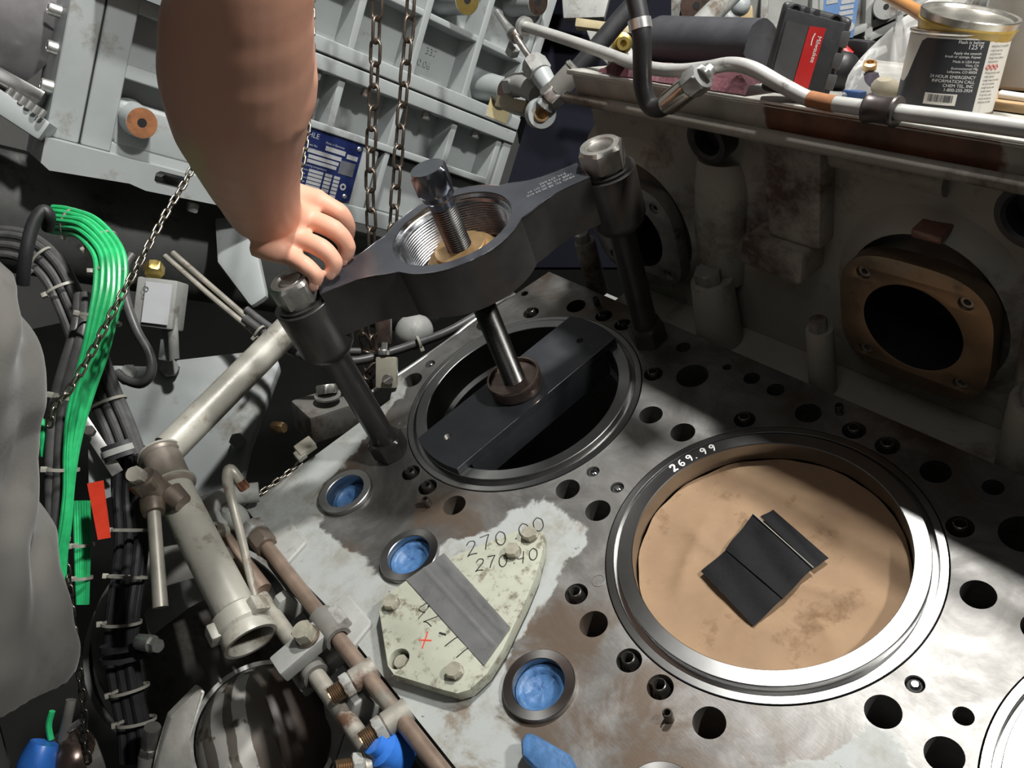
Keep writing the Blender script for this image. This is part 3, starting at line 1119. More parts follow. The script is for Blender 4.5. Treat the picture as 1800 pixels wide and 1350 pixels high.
# ledge
LEDGE = mat_patch('ledge_paint_and_rust', (0.30, 0.29, 0.25), (0.115, 0.045, 0.022), 0.205 - 0.46 + 0.06, 0.425 - 0.46 + 0.06)
LEDGETOP = mat('ledge_worn_edge', (0.45, 0.44, 0.40), 0.4, 0.2, 0.35, 30, stain=(0.15, 0.09, 0.05), st_amt=0.35, st_scale=20)
tray = thing('ledge_tray', 'long rusty ledge along the top of the vee wall, tools lying on it', 'ledge', (0.46, 0.26, 0.29))
B().box((0.47, 0.2535, 0.3165), (1.02, 0.008, 0.030)).build('ledge_face', LEDGE, tray, bev=0.0015)
B().tube([(-0.055, 0.243, 0.301), (0.3, 0.243, 0.3005), (1.0, 0.243, 0.300)], 0.0070, 14, 2).build('ledge_rail', WALLP, tray)
c = tray_pt(0.47, 0.2115, -0.0035)
B().box(c, (1.04, 0.42, 0.006), (XX, WW, UP)).build('tray_top', LEDGETOP, tray, bev=0.0015)
B().box((0.47, 0.268, 0.2995), (1.02, 0.034, 0.006)).build('ledge_web', GREYDK, tray)

# port flanges
PORTBRONZE = mat('heat_tinted_flange', (0.25, 0.185, 0.125), 0.38, 0.85, 0.25, 18, stain=(0.13, 0.10, 0.08), st_amt=0.35, st_scale=14)
fl_lab = ['square port flange half hidden behind the right puller column', 'bronze-tinted square port flange with four sunk screws at the right']
for k in (0, 1):
    px = 0.0028 + k * PITCH
    t = thing('port_flange', fl_lab[k], 'flange', (px, 0.25, 0.02), 'exhaust port flanges')

    def out(h, cr, n=10):
        pts = []
        for qx, qy, a0 in ((1, 1, 0), (-1, 1, pi / 2), (-1, -1, pi), (1, -1, 3 * pi / 2)):
            for j in range(n + 1):
                a = a0 + pi / 2 * j / n
                pts.append((qx * (h - cr) + cr * cos(a), qy * (h - cr) + cr * sin(a)))
        return pts
    # bowed sides between the corners
    o0 = [(x * (1 + 0.05 * max(0, 1 - abs(abs(x) - abs(y)) * 0 - (min(abs(x), abs(y)) / 0.06) ** 2)), y * (1 + 0.05 * max(0, 1 - (min(abs(x), abs(y)) / 0.06) ** 2)))
          for x, y in out(0.0765, 0.030)]
    o0 = [(0.0815 * abs(cos(a)) ** (2 / 3.2) * (1 if cos(a) > 0 else -1), 0.0815 * abs(sin(a)) ** (2 / 3.2) * (1 if sin(a) > 0 else -1)) for a in [2 * pi * (j + 0.5) / 64 for j in range(64)]]
    hl = [circle(0, 0, 0.0535, 64)] + [circle(sx * 0.053, sz * 0.053, 0.0078, 20) for sx in (-1, 1) for sz in (-1, 1)]
    fr = (XX, Vector((0, 0, 1)), Vector((0, -1, 0)))
    B().plate(o0, hl, 0, 0.018, (px, 0.2665, 0.106), fr).build('flange_plate', PORTBRONZE if k else STEEL_DULL, t, bev=0.0016, seg=2, ang=28)
    B().lathe([(0.0533, 0.0178), (0.0530, 0.0150), (0.0520, -0.055), (0.0001, -0.056)], (px, 0.2665, 0.106), (0, -1, 0), 48).build('port_bore', mat('sooty_bore', (0.012, 0.012, 0.014), 0.5, 0.2, 0.3, 30), t)
    for sx in (-1, 1):
        for sz in (-1, 1):
            c = Vector((px + sx * 0.053, 0.2665, 0.106 + sz * 0.053))
            B().lathe([(0.0076, 0.001), (0.0076, 0.0140), (0.0068, 0.0150), (0.0038, 0.0150), (0.0036, 0.010), (0.0001, 0.010)], c, (0, -1, 0), 18).build('cap_screw', STEEL_DULL, t)

# ------------------------------------------------------------------ things lying on the tray
# purple rag
RAG = mat('purple_rag', (0.155, 0.045, 0.060), 0.9, 0, 0.4, 50, stain=(0.25, 0.11, 0.12), st_amt=0.25, st_scale=90, bump=0.6, bscale=220, sheen=0.3)
P = [on_tray(u, v) for u, v in ((1062, 146), (1108, 131), (1160, 140), (1240, 148), (1300, 152), (1318, 154))]
b = B()
n, m = 40, 14
x0, x1 = 0.005, 0.222
vs = []
for i in range(n + 1):
    row = []
    for j in range(m + 1):
        s, q = i / n, j / m
        x = x0 + (x1 - x0) * s
        w = 0.000 + 0.080 * q + 0.006 * noise.noise(Vector((s * 9, 1, q * 3)))
        tp_ = min(1, s * 6 + 0.1) * min(1, (1 - s) * 10 + 0.5)
        h = 0.004 + tp_ * (0.0095 + 0.006 * (0.5 + noise.noise(Vector((s * 16, q * 6, 2)))) + 0.0025 * noise.noise(Vector((s * 60, q * 22, 5))))
        if j == 0:
            h, w = 0.001, w + 0.004
        row.append(b.bm.verts.new(tray_pt(x, w, h)))
    vs.append(row)
for i in range(n):
    for j in range(m):
        b.face((vs[i][j], vs[i + 1][j], vs[i + 1][j + 1], vs[i][j + 1]))
bmesh.ops.solidify(b.bm, geom=b.bm.faces[:], thickness=0.003)
tag(b.build('shop_rag', RAG, ang=80), 'crumpled purple shop rag lying along the tray edge', 'rag')

# black sleeve with a torn end
sl = thing('black_sleeve', 'short thick black rubber sleeve with torn right end on the rag', 'rubber sleeve', at_w(1240, 110, 0.062))
A, Z = at_w(1148, 74, 0.062), at_w(1338, 80, 0.062)
d = (Z - A).normalized()
ez, ex, ey = frame(d)
b = B()
rg = []
R0 = 0.0275
NN = 40
for s in [i / 24 for i in range(25)]:
    rr = R0 * (0.86 + 0.14 * min(1, s * 12)) * (1.06 - 0.10 * s)
    ring = []
    for q in range(NN):
        a = 2 * pi * q / NN
        jag = 0.0055 * noise.noise(Vector((cos(a) * 3, sin(a) * 3, 4))) if s > 0.97 else 0
        ring.append(A + d * ((Z - A).length * s + jag) + (ex * cos(a) + ey * sin(a)) * rr)
    rg.append(ring)
b.rings(rg)
b.build('sleeve_body', mat('black_foam_rubber', (0.045, 0.046, 0.052), 0.5, 0, 0.25, 25, bump=0.08, bscale=200), sl)
b = B()
for q in range(13):
    a = -1.3 + 2.6 * q / 12 + pi * 1.5
    base = Z - d * 0.004 + (ex * cos(a) + ey * sin(a)) * R0 * 0.97
    tip = base + d * (0.007 + 0.004 * sin(q * 3.1)) + (ex * cos(a) + ey * sin(a)) * (0.001 * sin(q * 5))
    b.tube([base, tip], [0.0028, 0.0008], 6, 1)
o = b.build('torn_edge', mat('torn_foil', (0.13, 0.13, 0.14), 0.25, 0.5, 0.5, 90), sl)
o['kind'] = 'stuff'

# battery pack, standing on edge
BATT = mat('black_plastic', (0.030, 0.031, 0.033), 0.45, 0, 0.2, 60, bump=0.05, bscale=400)
bt = thing('battery_pack', 'black and red power tool battery pack standing on edge on the tray', 'battery', at_w(1395, 178, 0.035))
fw = 0.030
bd = (RC @ (on_tray(1395, 180) - CAM)).z
q = [far(u, v, bd) + UP * 0.003 for u, v in ((1335, 164), (1451, 186), (1494, 42), (1378, 10))]
o0 = q[0]
exb = (q[1] - q[0]).normalized()
ezb = ray(1410, 100).normalized()
exb = (exb - ezb * exb.dot(ezb)).normalized()
eyb = ezb.cross(exb) * -1
if eyb.dot(UP) < 0:
    eyb = -eyb
loc2 = lambda p: ((p - o0).dot(exb), (p - o0).dot(eyb))
c2 = [loc2(p) for p in q]


def inset(poly, f):
    cx_, cy_ = sum(p[0] for p in poly) / 4, sum(p[1] for p in poly) / 4
    return [(cx_ + (x - cx_) * f, cy_ + (y - cy_) * f) for x, y in poly]


axb = (exb, eyb, -ezb)
B().prism(inset(c2, 1.0), -0.042, 0.0, o0, axb).build('shell', BATT, bt, bev=0.006, seg=4)
B().prism(inset(c2, 0.86), 0.0, 0.0035, o0, axb).build('front_frame', BATT, bt, bev=0.002)


def lerp2(s, t_):
    a = [c2[0][i] + (c2[1][i] - c2[0][i]) * s for i in (0, 1)]
    bq = [c2[3][i] + (c2[2][i] - c2[3][i]) * s for i in (0, 1)]
    return (a[0] + (bq[0] - a[0]) * t_, a[1] + (bq[1] - a[1]) * t_)


GREYPL = mat('smoke_grey_panel', (0.075, 0.073, 0.072), 0.4, 0, 0.2, 40)
REDP = mat('red_plastic', (0.50, 0.022, 0.020), 0.4, 0, 0.15, 30)
B().prism([lerp2(.12, .16), lerp2(.44, .16), lerp2(.44, .80), lerp2(.12, .80)], 0.0036, 0.0046, o0, axb).build('grey_panel', GREYPL, bt)
B().prism([lerp2(.45, .13), lerp2(.68, .13), lerp2(.68, .82), lerp2(.45, .80)], 0.0036, 0.0048, o0, axb).build('red_panel', REDP, bt)
pA, pB = lerp2(.60, .72), lerp2(.60, .50)
ea = (exb * (pB[0] - pA[0]) + eyb * (pB[1] - pA[1])).normalized()
text_mesh('printed_name', 'Milwaukee', WHITEINK, bt, o0 + exb * pA[0] + eyb * pA[1] - ezb * 0.0049, ea, ea.cross(-ezb) * -1, 0.0054)
b = B()
pl = lambda s, t_: (exb * lerp2(s, t_)[0] + eyb * lerp2(s, t_)[1] + o0 - ezb * 0.0049)
l0 = lerp2(.555, .74), lerp2(.545, .60)
stroke(b, [l0[0], lerp2(.540, .68), l0[1]], 0.0009, 0.0002, 0.0048, o0, axb)
b.build('printed_flash', WHITEINK, bt)
for s in (0.2, 0.78):
    p = lerp2(s, 0.93)
    c = o0 + exb * p[0] + eyb * p[1] - ezb * 0.0002
    B().lathe([(0.0052, 0.0), (0.0052, 0.0022), (0.0036, 0.0024), (0.0034, 0.0005), (0.0001, 0.0005)], c, -ezb, 20).build('screw_recess', RUBBER, bt)
for s, t_ in ((0.36, .93), (0.5, .93)):
    p = lerp2(s, t_)
    B().box(o0 + exb * p[0] + eyb * p[1] - ezb * 0.001, (0.005, 0.010, 0.004), axb).build('vent_rib', RUBBER, bt, bev=0.001)
for t_ in (0.25, 0.5, 0.75):
    p = lerp2(0.95, t_)
    B().box(o0 + exb * p[0] + eyb * p[1] - ezb * 0.001, (0.010, 0.014, 0.005), axb).build('side_clip', GREYPL, bt, bev=0.001)

# paint can: body, printed label, rims, lid askew
can = thing('paint_can', 'small metal can with black and white label, lid resting askew on it', 'can', tray_pt(0.384, 0.082))
CR, CH = 0.0405, 0.069
CX, CW = 0.384, 0.082
cz = lambda u: tray_pt(CX, CW, u)
TIN = mat('tinplate', (0.52, 0.50, 0.45), 0.3, 0.9, 0.2, 40, stain=(0.16, 0.12, 0.08), st_amt=0.3, st_scale=30)
BLACKLAB = mat('black_label', (0.030, 0.032, 0.036), 0.4, 0, 0.1, 40)
WHITELAB = mat('white_label', (0.62, 0.60, 0.55), 0.45, 0, 0.06, 40)
B().lathe([(0.0001, 0.0), (CR, 0.0), (CR + 0.001, 0.002), (CR, 0.004), (CR, CH - 0.003), (CR + 0.0012, CH - 0.0015), (CR + 0.0012, CH), (CR - 0.004, CH), (CR - 0.005, CH - 0.004), (0.0001, CH - 0.005)],
          cz(0), UP, 56).build('can_body', TIN, can)
# label angle zero faces the camera
tocam = (CAM - cz(0.03))
tocam = (tocam - UP * tocam.dot(UP)).normalized()
side = UP.cross(tocam)


def lab_patch(name, a0, a1, u0, u1, m, dr, cut=None):
    b = B()
    n = 20
    lo, hi = [], []
    for k in range(n + 1):
        f = k / n
        a = a0 + (a1 - a0) * f
        d_ = tocam * cos(a) + side * sin(a)
        ua = u0
        ub = u1
        aa = a
        if cut:
            ua, ub = cut(f)
        lo.append(b.bm.verts.new(cz(ua) + d_ * (CR + dr)))
        hi.append(b.bm.verts.new(cz(ub) + d_ * (CR + dr)))
    for k in range(n):
        b.face((lo[k], lo[k + 1], hi[k + 1], hi[k]))
    return b.build(name, m, can)


lab_patch('label_white', -1.75, 1.75, 0.004, CH - 0.004, WHITELAB, 0.00015)
lab_patch('label_black', -1.70, 0.62, 0.0042, 0.055, BLACKLAB, 0.0003, cut=lambda f: (0.0042, 0.026 + 0.0375 * min(1, max(0, (f - 0.28) / 0.13))))
PRINT = mat('label_print_white', (0.72, 0.72, 0.70), 0.5, 0, 0.05, 40)
PRINTD = mat('label_print_dark', (0.03, 0.03, 0.035), 0.5, 0, 0.05, 40)


def can_text(body, a_c, u, size, m, name='label_text', align='CENTER'):
    cu = bpy.data.curves.new('tmp', 'FONT')
    cu.body = body
    cu.size = size
    cu.align_x = align
    ob = bpy.data.objects.new('tmp', cu)
    COL.objects.link(ob)
    dg = bpy.context.evaluated_depsgraph_get()
    me = bpy.data.meshes.new_from_object(ob.evaluated_get(dg))
    bpy.data.objects.remove(ob)
    bpy.data.curves.remove(cu)
    for v in me.vertices:
        a = a_c + v.co.x / CR
        v.co = cz(u + v.co.y) + (tocam * cos(a) + side * sin(a)) * (CR + 0.0005) - LOC[can.name]
    me.materials.clear()
    me.materials.append(m)
    o = bpy.data.objects.new(name, me)
    COL.objects.link(o)
    o.parent = can


for body, u, sz in (('Flash is below', .0500, .0036), ('125\u00b0F', .0458, .0052), ('Apply the smooth', .0414, .0030), ('brush or sponge. Repeat', .0386, .0028),
                    ('Made in USA from', .0346, .0028), ('Vista, CA', .0318, .0028), ('Environmental Mfg', .0290, .0028), ('Lafayette, CO 80026', .0262, .0028),
                    ('24 HOUR EMERGENCY', .0216, .0036), ('INFORMATION CALL', .0180, .0036), ('CHEM TEL, INC', .0144, .0036), ('1-800-255-3924', .0108, .0036)):
    can_text(body, 0.50, u * 0.98 + 0.0115, sz, PRINT, align='RIGHT')
lab_patch('barcode_field', -0.42, 0.22, 0.0, 0.0, WHITELAB, 0.0006, cut=lambda f: (0.0105, 0.0200))
b = B()
random.seed(9)
a = -0.34
while a < 0.14:
    wd = random.choice((0.006, 0.010, 0.016))
    vs = []
    for aa, u in ((a, .0128), (a + wd, .0128), (a + wd, .0188), (a, .0188)):
        vs.append(b.bm.verts.new(cz(u) + (tocam * cos(aa) + side * sin(aa)) * (CR + 0.0008)))
    b.face(vs)
    a += wd + random.choice((0.006, 0.009, 0.013))
o = b.build('barcode', PRINTD, can)
o['kind'] = 'stuff'
for k in range(16):
    u = 0.0580 - 0.0030 * k
    if 5 <= k <= 6:
        continue
    can_text(['PRODUCT CAUTION', 'may cause eye', 'and skin harm', 'Keep from children', 'Use with air', 'wash', 'x', 'Precautionary notes', 'wear gloves', 'keep away from heat', 'do not breathe',
              'wash hands well', 'avoid release', 'if on skin wash', 'store locked up', 'dispose of safely'][k], 0.69, u, 0.0023, PRINTD, align='LEFT')
for j in range(3):
    b = B()
    a_c = 0.73 + 0.11 * j
    dm = []
    for da, du in ((0, .0021), (0.052, 0), (0, -.0021), (-0.052, 0), (0, .0021)):
        aa = a_c + da
        dm.append(cz(0.0422 + du) + (tocam * cos(aa) + side * sin(aa)) * (CR + 0.0006))
    b.tube(dm, 0.00035, 5, 1)
    b.build('hazard_diamond', REDINK, can)
lidn = (UP + XX * 0.16 - WW * 0.05).normalized()
lc = cz(CH + 0.0085) + XX * 0.004
B().lathe([(0.0001, 0.0), (0.036, 0.0), (0.040, 0.0015), (0.0412, 0.0075), (0.0405, 0.0085), (0.0375, 0.0080), (0.0355, 0.0055), (0.0001, 0.0055)], lc - lidn * 0.003, lidn, 56
          ).build('lid', TIN, can, label='lid with dried yellow varnish on its rim')
B().lathe([(0.0330, -0.0095), (0.0385, -0.008), (0.0408, 0.0005), (0.0395, 0.0035), (0.034, 0.003)], lc - lidn * 0.003, lidn, 48, closed=True
          ).build('varnish_ring', mat('yellow_varnish', (0.40, 0.27, 0.06), 0.3, 0, 0.3, 40), can)
# brush: handle rising out of the can to the upper left
WOOD = mat('varnished_wood', (0.36, 0.17, 0.06), 0.35, 0, 0.25, 12, stretch=(1, 1, 6))
br = thing('paint_brush', 'paint brush with wooden handle leaning out of the can', 'brush', cz(CH))
p0, p1 = cz(CH + 0.001) - XX * 0.022 + WW * 0.01, at_w(1555, -12, 0.15)
pm = p0 + (p1 - p0) * 0.5
B().tube([p0, p0 + (p1 - p0) * 0.25, pm, p1], [0.0085, 0.0075, 0.0058, 0.0066], 14, 4).build('handle', WOOD, br)
B().tube([p0 - (p1 - p0) * 0.14, p0], [0.008, 0.0088], 14, 1).build('bristles', mat('brown_bristle', (0.20, 0.09, 0.04), 0.7, 0, 0.3, 80), br)

# clear plastic bag with small parts
CLEAR = mat('clear_plastic_film', (0.80, 0.80, 0.78), 0.18, 0, 0.05, 30, alpha=0.34, bump=0.15, bscale=60)
bag = thing('plastic_bag', 'clear plastic bag of small parts leaning between battery and can', 'plastic bag', at_w(1530, 192, 0.07))
b = B()
top = [at_w(u, v, w) for u, v, w in ((1478, 168, .050), (1500, 118, .08), (1560, 55, .12), (1625, 5, .17), (1680, -30, .20))]
bot = [at_w(u, v, w) for u, v, w in ((1482, 170, .055), (1545, 178, .075), (1575, 160, .11), (1640, 60, .16), (1720, -20, .21))]
n = 16
ta, _ = smooth_path(top, [0] * 5, 4)
ba, _ = smooth_path(bot, [0] * 5, 4)
vs = []
for i in range(len(ta)):
    row = []
    for j in range(9):
        f = j / 8
        p = ta[i].lerp(ba[i], f)
        p = p + WW * (0.010 * sin(pi * f) * (1 - i / len(ta)) * -1 + 0.004 * noise.noise(p * 45))
        row.append(b.bm.verts.new(p))
    vs.append(row)
for i in range(len(vs) - 1):
    for j in range(8):
        b.face((vs[i][j], vs[i + 1][j], vs[i + 1][j + 1], vs[i][j + 1]))
bmesh.ops.solidify(b.bm, geom=b.bm.faces[:], thickness=0.0006)
b.build('film', CLEAR, bag, ang=80)
p = at_w(1525, 165, 0.085)
B().lathe([(0.0001, -0.014), (0.012, -0.013), (0.0135, 0.0), (0.010, 0.012), (0.006, 0.020), (0.0001, 0.021)], p, UP, 20).build('bagged_fitting', mat('dark_purple_plastic', (0.09, 0.075, 0.10), 0.4, 0, 0.2, 30), bag)
p = at_w(1529, 114, 0.085)
B().lathe([(0.0065, -0.004), (0.0065, 0.002), (0.0035, 0.003), (0.003, -0.002), (0.0001, -0.002)], p, (UP + tocam * 0.5), 20).build('brass_cap', BRASS, bag)
B().box(at_w(1500, 172, 0.06), (0.02, 0.012, 0.014), (XX, WW, UP)).build('bagged_clip', mat('blue_plastic', (0.05, 0.10, 0.24), 0.4, 0, 0.2, 30), bag, bev=0.002)
B().ball(at_w(1555, 165, 0.085), 0.017, 14, (1.0, .7, 1.0)).build('bagged_rag', mat('beige_cloth', (0.36, 0.32, 0.24), 0.8, 0, 0.3, 40), bag)

# dark tool behind the bag: round grip with red trim
dr = thing('tool_grip', 'black round tool grip with red trim behind the plastic bag', 'tool', at_w(1478, 150, 0.13))
B().ball(at_w(1480, 128, 0.13), 0.022, 20, (0.9, 0.9, 1.0)).build('grip_ball', RUBBER, dr)
B().tube([at_w(1478, 90, 0.14), at_w(1492, 104, 0.14)], 0.0085, 14, 1).build('red_trim', REDP, dr)
B().box(at_w(1510, 88, 0.15), (0.030, 0.02, 0.020), (XX, WW, UP)).build('grip_block', RUBBER, dr, bev=0.004)

# wood board, white rod, grey canister at the right
wd_ = thing('wood_board', 'worn brown wooden board under the right end of the tray tools', 'board', tray_pt(0.50, 0.18, 0))
for k, (w0, w1) in enumerate(((0.122, 0.165), (0.167, 0.205), (0.207, 0.25))):
    B().box(tray_pt(0.52, (w0 + w1) / 2, 0.0045), (0.42, w1 - w0, 0.008), (XX, WW, UP)).build('plank', mat('scuffed_wood_%d' % k, [(0.34, 0.22, 0.11), (0.25, 0.14, 0.06), (0.32, 0.19, 0.09)][k], 0.6, 0, 0.35, 14, stretch=(1, 8, 8), stain=(0.12, 0.06, 0.03), st_amt=0.3), wd_, bev=0.0015)
a_, z_ = at_w(1758, 166, 0.14), at_w(1850, 180, 0.14)
b = B().tube([a_, z_], 0.0040, 12, 1)
tag(b.build('white_rod', mat('white_plastic', (0.65, 0.64, 0.62), 0.4, 0, 0.05, 40)), 'thin white rod lying on the wooden board at the right edge', 'rod')
b = B()
pc = at_w(1795, 150, 0.24)
b.lathe([(0.0001, 0), (0.046, 0), (0.048, 0.003), (0.048, 0.16), (0.040, 0.175), (0.0001, 0.176)], pc - UP * (pc - tray_pt(0, 0.24, 0.010)).dot(UP), UP, 40)
tag(b.build('grey_canister', mat('grey_plastic', (0.25, 0.24, 0.215), 0.45, 0, 0.15, 20)), 'plain grey canister standing behind the can at the right edge', 'canister')

# ------------------------------------------------------------------ pipe and hose running along the tray
FUEL = mat('worn_pipe_paint', (0.42, 0.42, 0.40), 0.38, 0.15, 0.15, 30, stain=(0.11, 0.10, 0.09), st_amt=0.18, st_scale=40)
pp = thing('grey_pipe', 'bent light grey pipe running along the tray edge to the right', 'pipe', at_y(1500, 188, 0.236))
pts = [far(922, 46, 1.12), far(985, 66, 1.06), far(1060, 92, 0.99)] + [at_y(u, v, 0.236) for u, v in ((1130, 117), (1190, 124), (1240, 120), (1285, 113), (1325, 122), (1375, 150), (1425, 175), (1470, 183), (1560, 195), (1680, 210), (1800, 226), (1930, 243))]
B().tube(pts, 0.0070, 14, 6).build('pipe_run', FUEL, pp)
B().tube([at_y(1423, 174, 0.236), at_y(1446, 179, 0.236), at_y(1468, 183, 0.236)], 0.0074, 14, 3).build('rust_band', RUST, pp)
c0, c1 = at_y(1524, 190, 0.236), at_y(1578, 197, 0.236)
dd = (c1 - c0)
B().lathe([(0.0072, 0), (0.0125, 0.0005), (0.0130, 0.002), (0.0118, 0.004), (0.0112, 0.010), (0.0112, dd.length - 0.010), (0.0118, dd.length - 0.004), (0.0130, dd.length - 0.002), (0.0125, dd.length), (0.0072, dd.length)],
          c0, dd, 28).build('coupling', mat('dark_bronze', (0.075, 0.065, 0.062), 0.4, 0.6, 0.25, 40), pp)
B().lathe([(0.0072, 0), (0.0125, 0), (0.0125, 0.008), (0.0072, 0.008)], pts[0] - (pts[1] - pts[0]).normalized() * 0.004, pts[1] - pts[0], 24, closed=True).build('end_nut', ZINC, pp)

hs = thing('hose_assembly', 'black rubber hose with crimped steel end, hanging over the tray edge', 'hose', at_y(1150, 190, 0.205))
hp = [at_y(u, v, y) for u, v, y in ((1108, -40, .235), (1120, 10, .225), (1128, 60, .215), (1129, 110, .208), (1130, 150, .205), (1140, 182, .204), (1158, 190, .204), (1178, 180, .205))]
B().tube(hp, 0.0098, 18, 6).build('hose', RUBBER, hs)
f0, f1, f2, f3 = [at_y(u, v, y) for u, v, y in ((1172, 184, .205), (1212, 152, .209), (1236, 133, .214), (1250, 119, .224))]
n = 48
b = B()
d = f1 - f0
ez, ex, ey = frame(d)
rg = []
for t_, r in ((0, 0.0108), (0.05, 0.0118), (0.12, 0.0120), (0.9, 0.0122), (1.0, 0.0112)):
    rg.append([f0 + d * t_ + (ex * cos(2 * pi * k / n) + ey * sin(2 * pi * k / n)) * (r - (0.0010 if (k % 8 == 0 and 0.05 < t_ < 1) else 0)) for k in range(n)])
b.rings(rg)
b.build('crimp_ferrule', mat('nickel_plate', (0.50, 0.45, 0.38), 0.25, 1.0, 0.1, 50), hs)
B().hexa(f1, f2, 0.0255, 0.12, twist=0.5).build('hex_nut', ZINC, hs)
B().hexa(f2, f2.lerp(f3, 0.45), 0.0175, 0.1, twist=0.3).build('lock_nut', ZINC, hs)
B().tube([f2.lerp(f3, 0.3), f3], [0.0065, 0.0060], 14, 1).build('stub', ZINC, hs)
b = B()
d = (hp[2] - hp[1]).normalized()
cpt = at_y(1125, 43, .219)
b.lathe([(0.0100, -0.005), (0.0118, -0.005), (0.0118, 0.005), (0.0100, 0.005)], cpt, d, 32, closed=True)
b.build('clamp_band', ZINC, hs)

# ================================================================== charge-air cooler housing at the engine end
S2 = sqrt(0.5)
CA = Vector((0, S2, -S2))
CB = Vector((0, S2, S2))
XF = -0.60


def cb(a, b_, h=0.0):
    return CA * a + CB * b_ + Vector((XF + h, 0, 0))


CAX = (CA, CB, XX)
cooler = thing('cooler_housing', 'pale grey ribbed cast cooler housing filling the upper left background', 'cooler housing', cb(-0.08, 0.10, -0.1))


def cbox(name, a0, a1, b0, b1, h0, h1, m=None, bev=0.004, par=None):
    return B().box(cb((a0 + a1) / 2, (b0 + b1) / 2, (h0 + h1) / 2), (a1 - a0, b1 - b0, h1 - h0), CAX).build(name, m or GREYP, par or cooler, bev=bev, seg=3)


cbox('back_panel', -0.40, 0.335, 0.12, 0.80, -0.075, -0.052, bev=0.002)
# end post with its gasket seam
cbox('end_post', -0.485, -0.4415, 0.119, 0.80, -0.10, 0.0)
cbox('end_post', -0.4395, -0.398, 0.119, 0.80, -0.10, 0.002)
cbox('gasket_seam', -0.442, -0.439, 0.119, 0.80, -0.10, -0.003, DARK, 0)
# bottom flange with slotted hole
o = B().plate([(-0.490, 0.083), (-0.478, 0.075), (-0.37, 0.083), (-0.345, 0.078), (-0.20, 0.083), (-0.12, 0.083), (-0.12, 0.119), (-0.490, 0.119)],
              [[(-0.330, 0.092), (-0.292, 0.092), (-0.288, 0.097), (-0.288, 0.108), (-0.292, 0.113), (-0.330, 0.113), (-0.336, 0.108), (-0.336, 0.097)]], -0.08, 0.026, (XF, 0, 0), (CA, CB, XX)
              ).build('bottom_flange', GREYP, cooler, bev=0.002)
cbox('flange_web', -0.40, 0.20, 0.105, 0.135, -0.07, -0.002)
# upper flange pair at the parting line
cbox('parting_flange', -0.30, 0.335, 0.3675, 0.392, -0.06, 0.010)
cbox('parting_flange', -0.30, 0.335, 0.340, 0.3645, -0.06, 0.010)
cbox('parting_gasket', -0.30, 0.334, 0.3640, 0.3680, -0.06, 0.006, DARK, 0)
for a in (-0.31, -0.185, -0.062, 0.063, 0.189, 0.305):
    if a > -0.2:
        cbox('upper_rib', a - 0.007, a + 0.007, 0.390, 0.80, -0.056, 0.004)
        cbox('lower_rib', a - 0.007, a + 0.007, 0.245, 0.342, -0.056, 0.002)
    else:
        cbox('upper_rib', a - 0.007, a + 0.007, 0.345, 0.80, -0.056, 0.002)
for b0 in (0.496, 0.610, 0.715):
    cbox('cross_rib', -0.40, 0.335, b0 - 0.006, b0 + 0.006, -0.056, 0.001)
cbox('cross_rib', -0.12, 0.30, 0.2455, 0.259, -0.056, 0.003)
cbox('cross_rib', -0.40, -0.10, 0.229, 0.250, -0.056, 0.000)
cbox('cross_rib', -0.40, -0.10, 0.323, 0.345, -0.056, 0.000)
cbox('lower_pad', -0.40, -0.13, 0.130, 0.198, -0.056, 0.000, bev=0.012)
cbox('plate_pad', -0.135, 0.050, 0.125, 0.245, -0.056, -0.004, bev=0.008)
cbox('lower_panel', 0.050, 0.30, 0.135, 0.240, -0.056, -0.030, bev=0.006)
cbox('lower_rib', 0.058, 0.070, 0.13, 0.245, -0.05, 0.0)
cbox('lower_rib', 0.19, 0.203, 0.15, 0.245, -0.05, 0.0)
cbox('end_wall', 0.315, 0.337, 0.135, 0.80, -0.12, 0.004)
# slanting stiffeners in the lower right fields
cbox('top_hood', -0.46, -0.20, 0.355, 0.375, -0.03, 0.055, bev=0.006)
# cast bosses
for a, b_, r, h, m in ((-0.373, 0.176, 0.0225, 0.036, RUST), (0.262, 0.428, 0.024, 0.030, BROWNST), (0.120, 0.545, 0.026, 0.026, GOLD), (0.275, 0.600, 0.024, 0.026, BROWNST)):
    bo = B().lathe([(r * 1.25, -0.056), (r * 1.08, -0.010), (r * 1.0, h), (0.0001, h)], cb(a, b_), XX, 36).build('cast_boss', GREYP, cooler)
    B().lathe([(r * 0.30, h - 0.010), (r * 0.30, h + 0.0006), (r * 0.97, h + 0.0006), (r * 0.97, h - 0.001)], cb(a, b_), XX, 36).build('boss_face', m, bo)
    B().cyl(cb(a, b_, h - 0.012), cb(a, b_, h + 0.0002), r * 0.30, n=20).build('boss_hole', DARK, bo)
cbox('chipped_patch', 0.245, 0.300, 0.372, 0.412, 0.0095, 0.0106, mat('yellow_primer', (0.52, 0.44, 0.24), 0.6, 0, 0.15, 40, stain=(0.40, 0.42, 0.42), st_amt=0.45, st_scale=40), 0)
# flange screws
for a, b_, h in ((-0.005, 0.334, 0.0), (0.128, 0.334, 0.0), (-0.26, 0.066, 0.01), (0.25, 0.334, 0.0)):
    B().hexa(cb(a, b_ + 0.006, h - 0.012), cb(a, b_ - 0.008, h - 0.012), 0.016, 0.12).build('flange_screw', ZINC, cooler)
# cast figures in an upper field
text_mesh('cast_figures', '337', GREYP, cooler, cb(0.112, 0.443, -0.050), CA, CB, 0.018, thick=0.002)
text_mesh('cast_figures', '80.06', GREYP, cooler, cb(0.092, 0.418, -0.050), CA, CB, 0.018, thick=0.002)
for q in ((0.012, 0.150, 0.0), (0.29, 0.52, 0.0)):
    pass

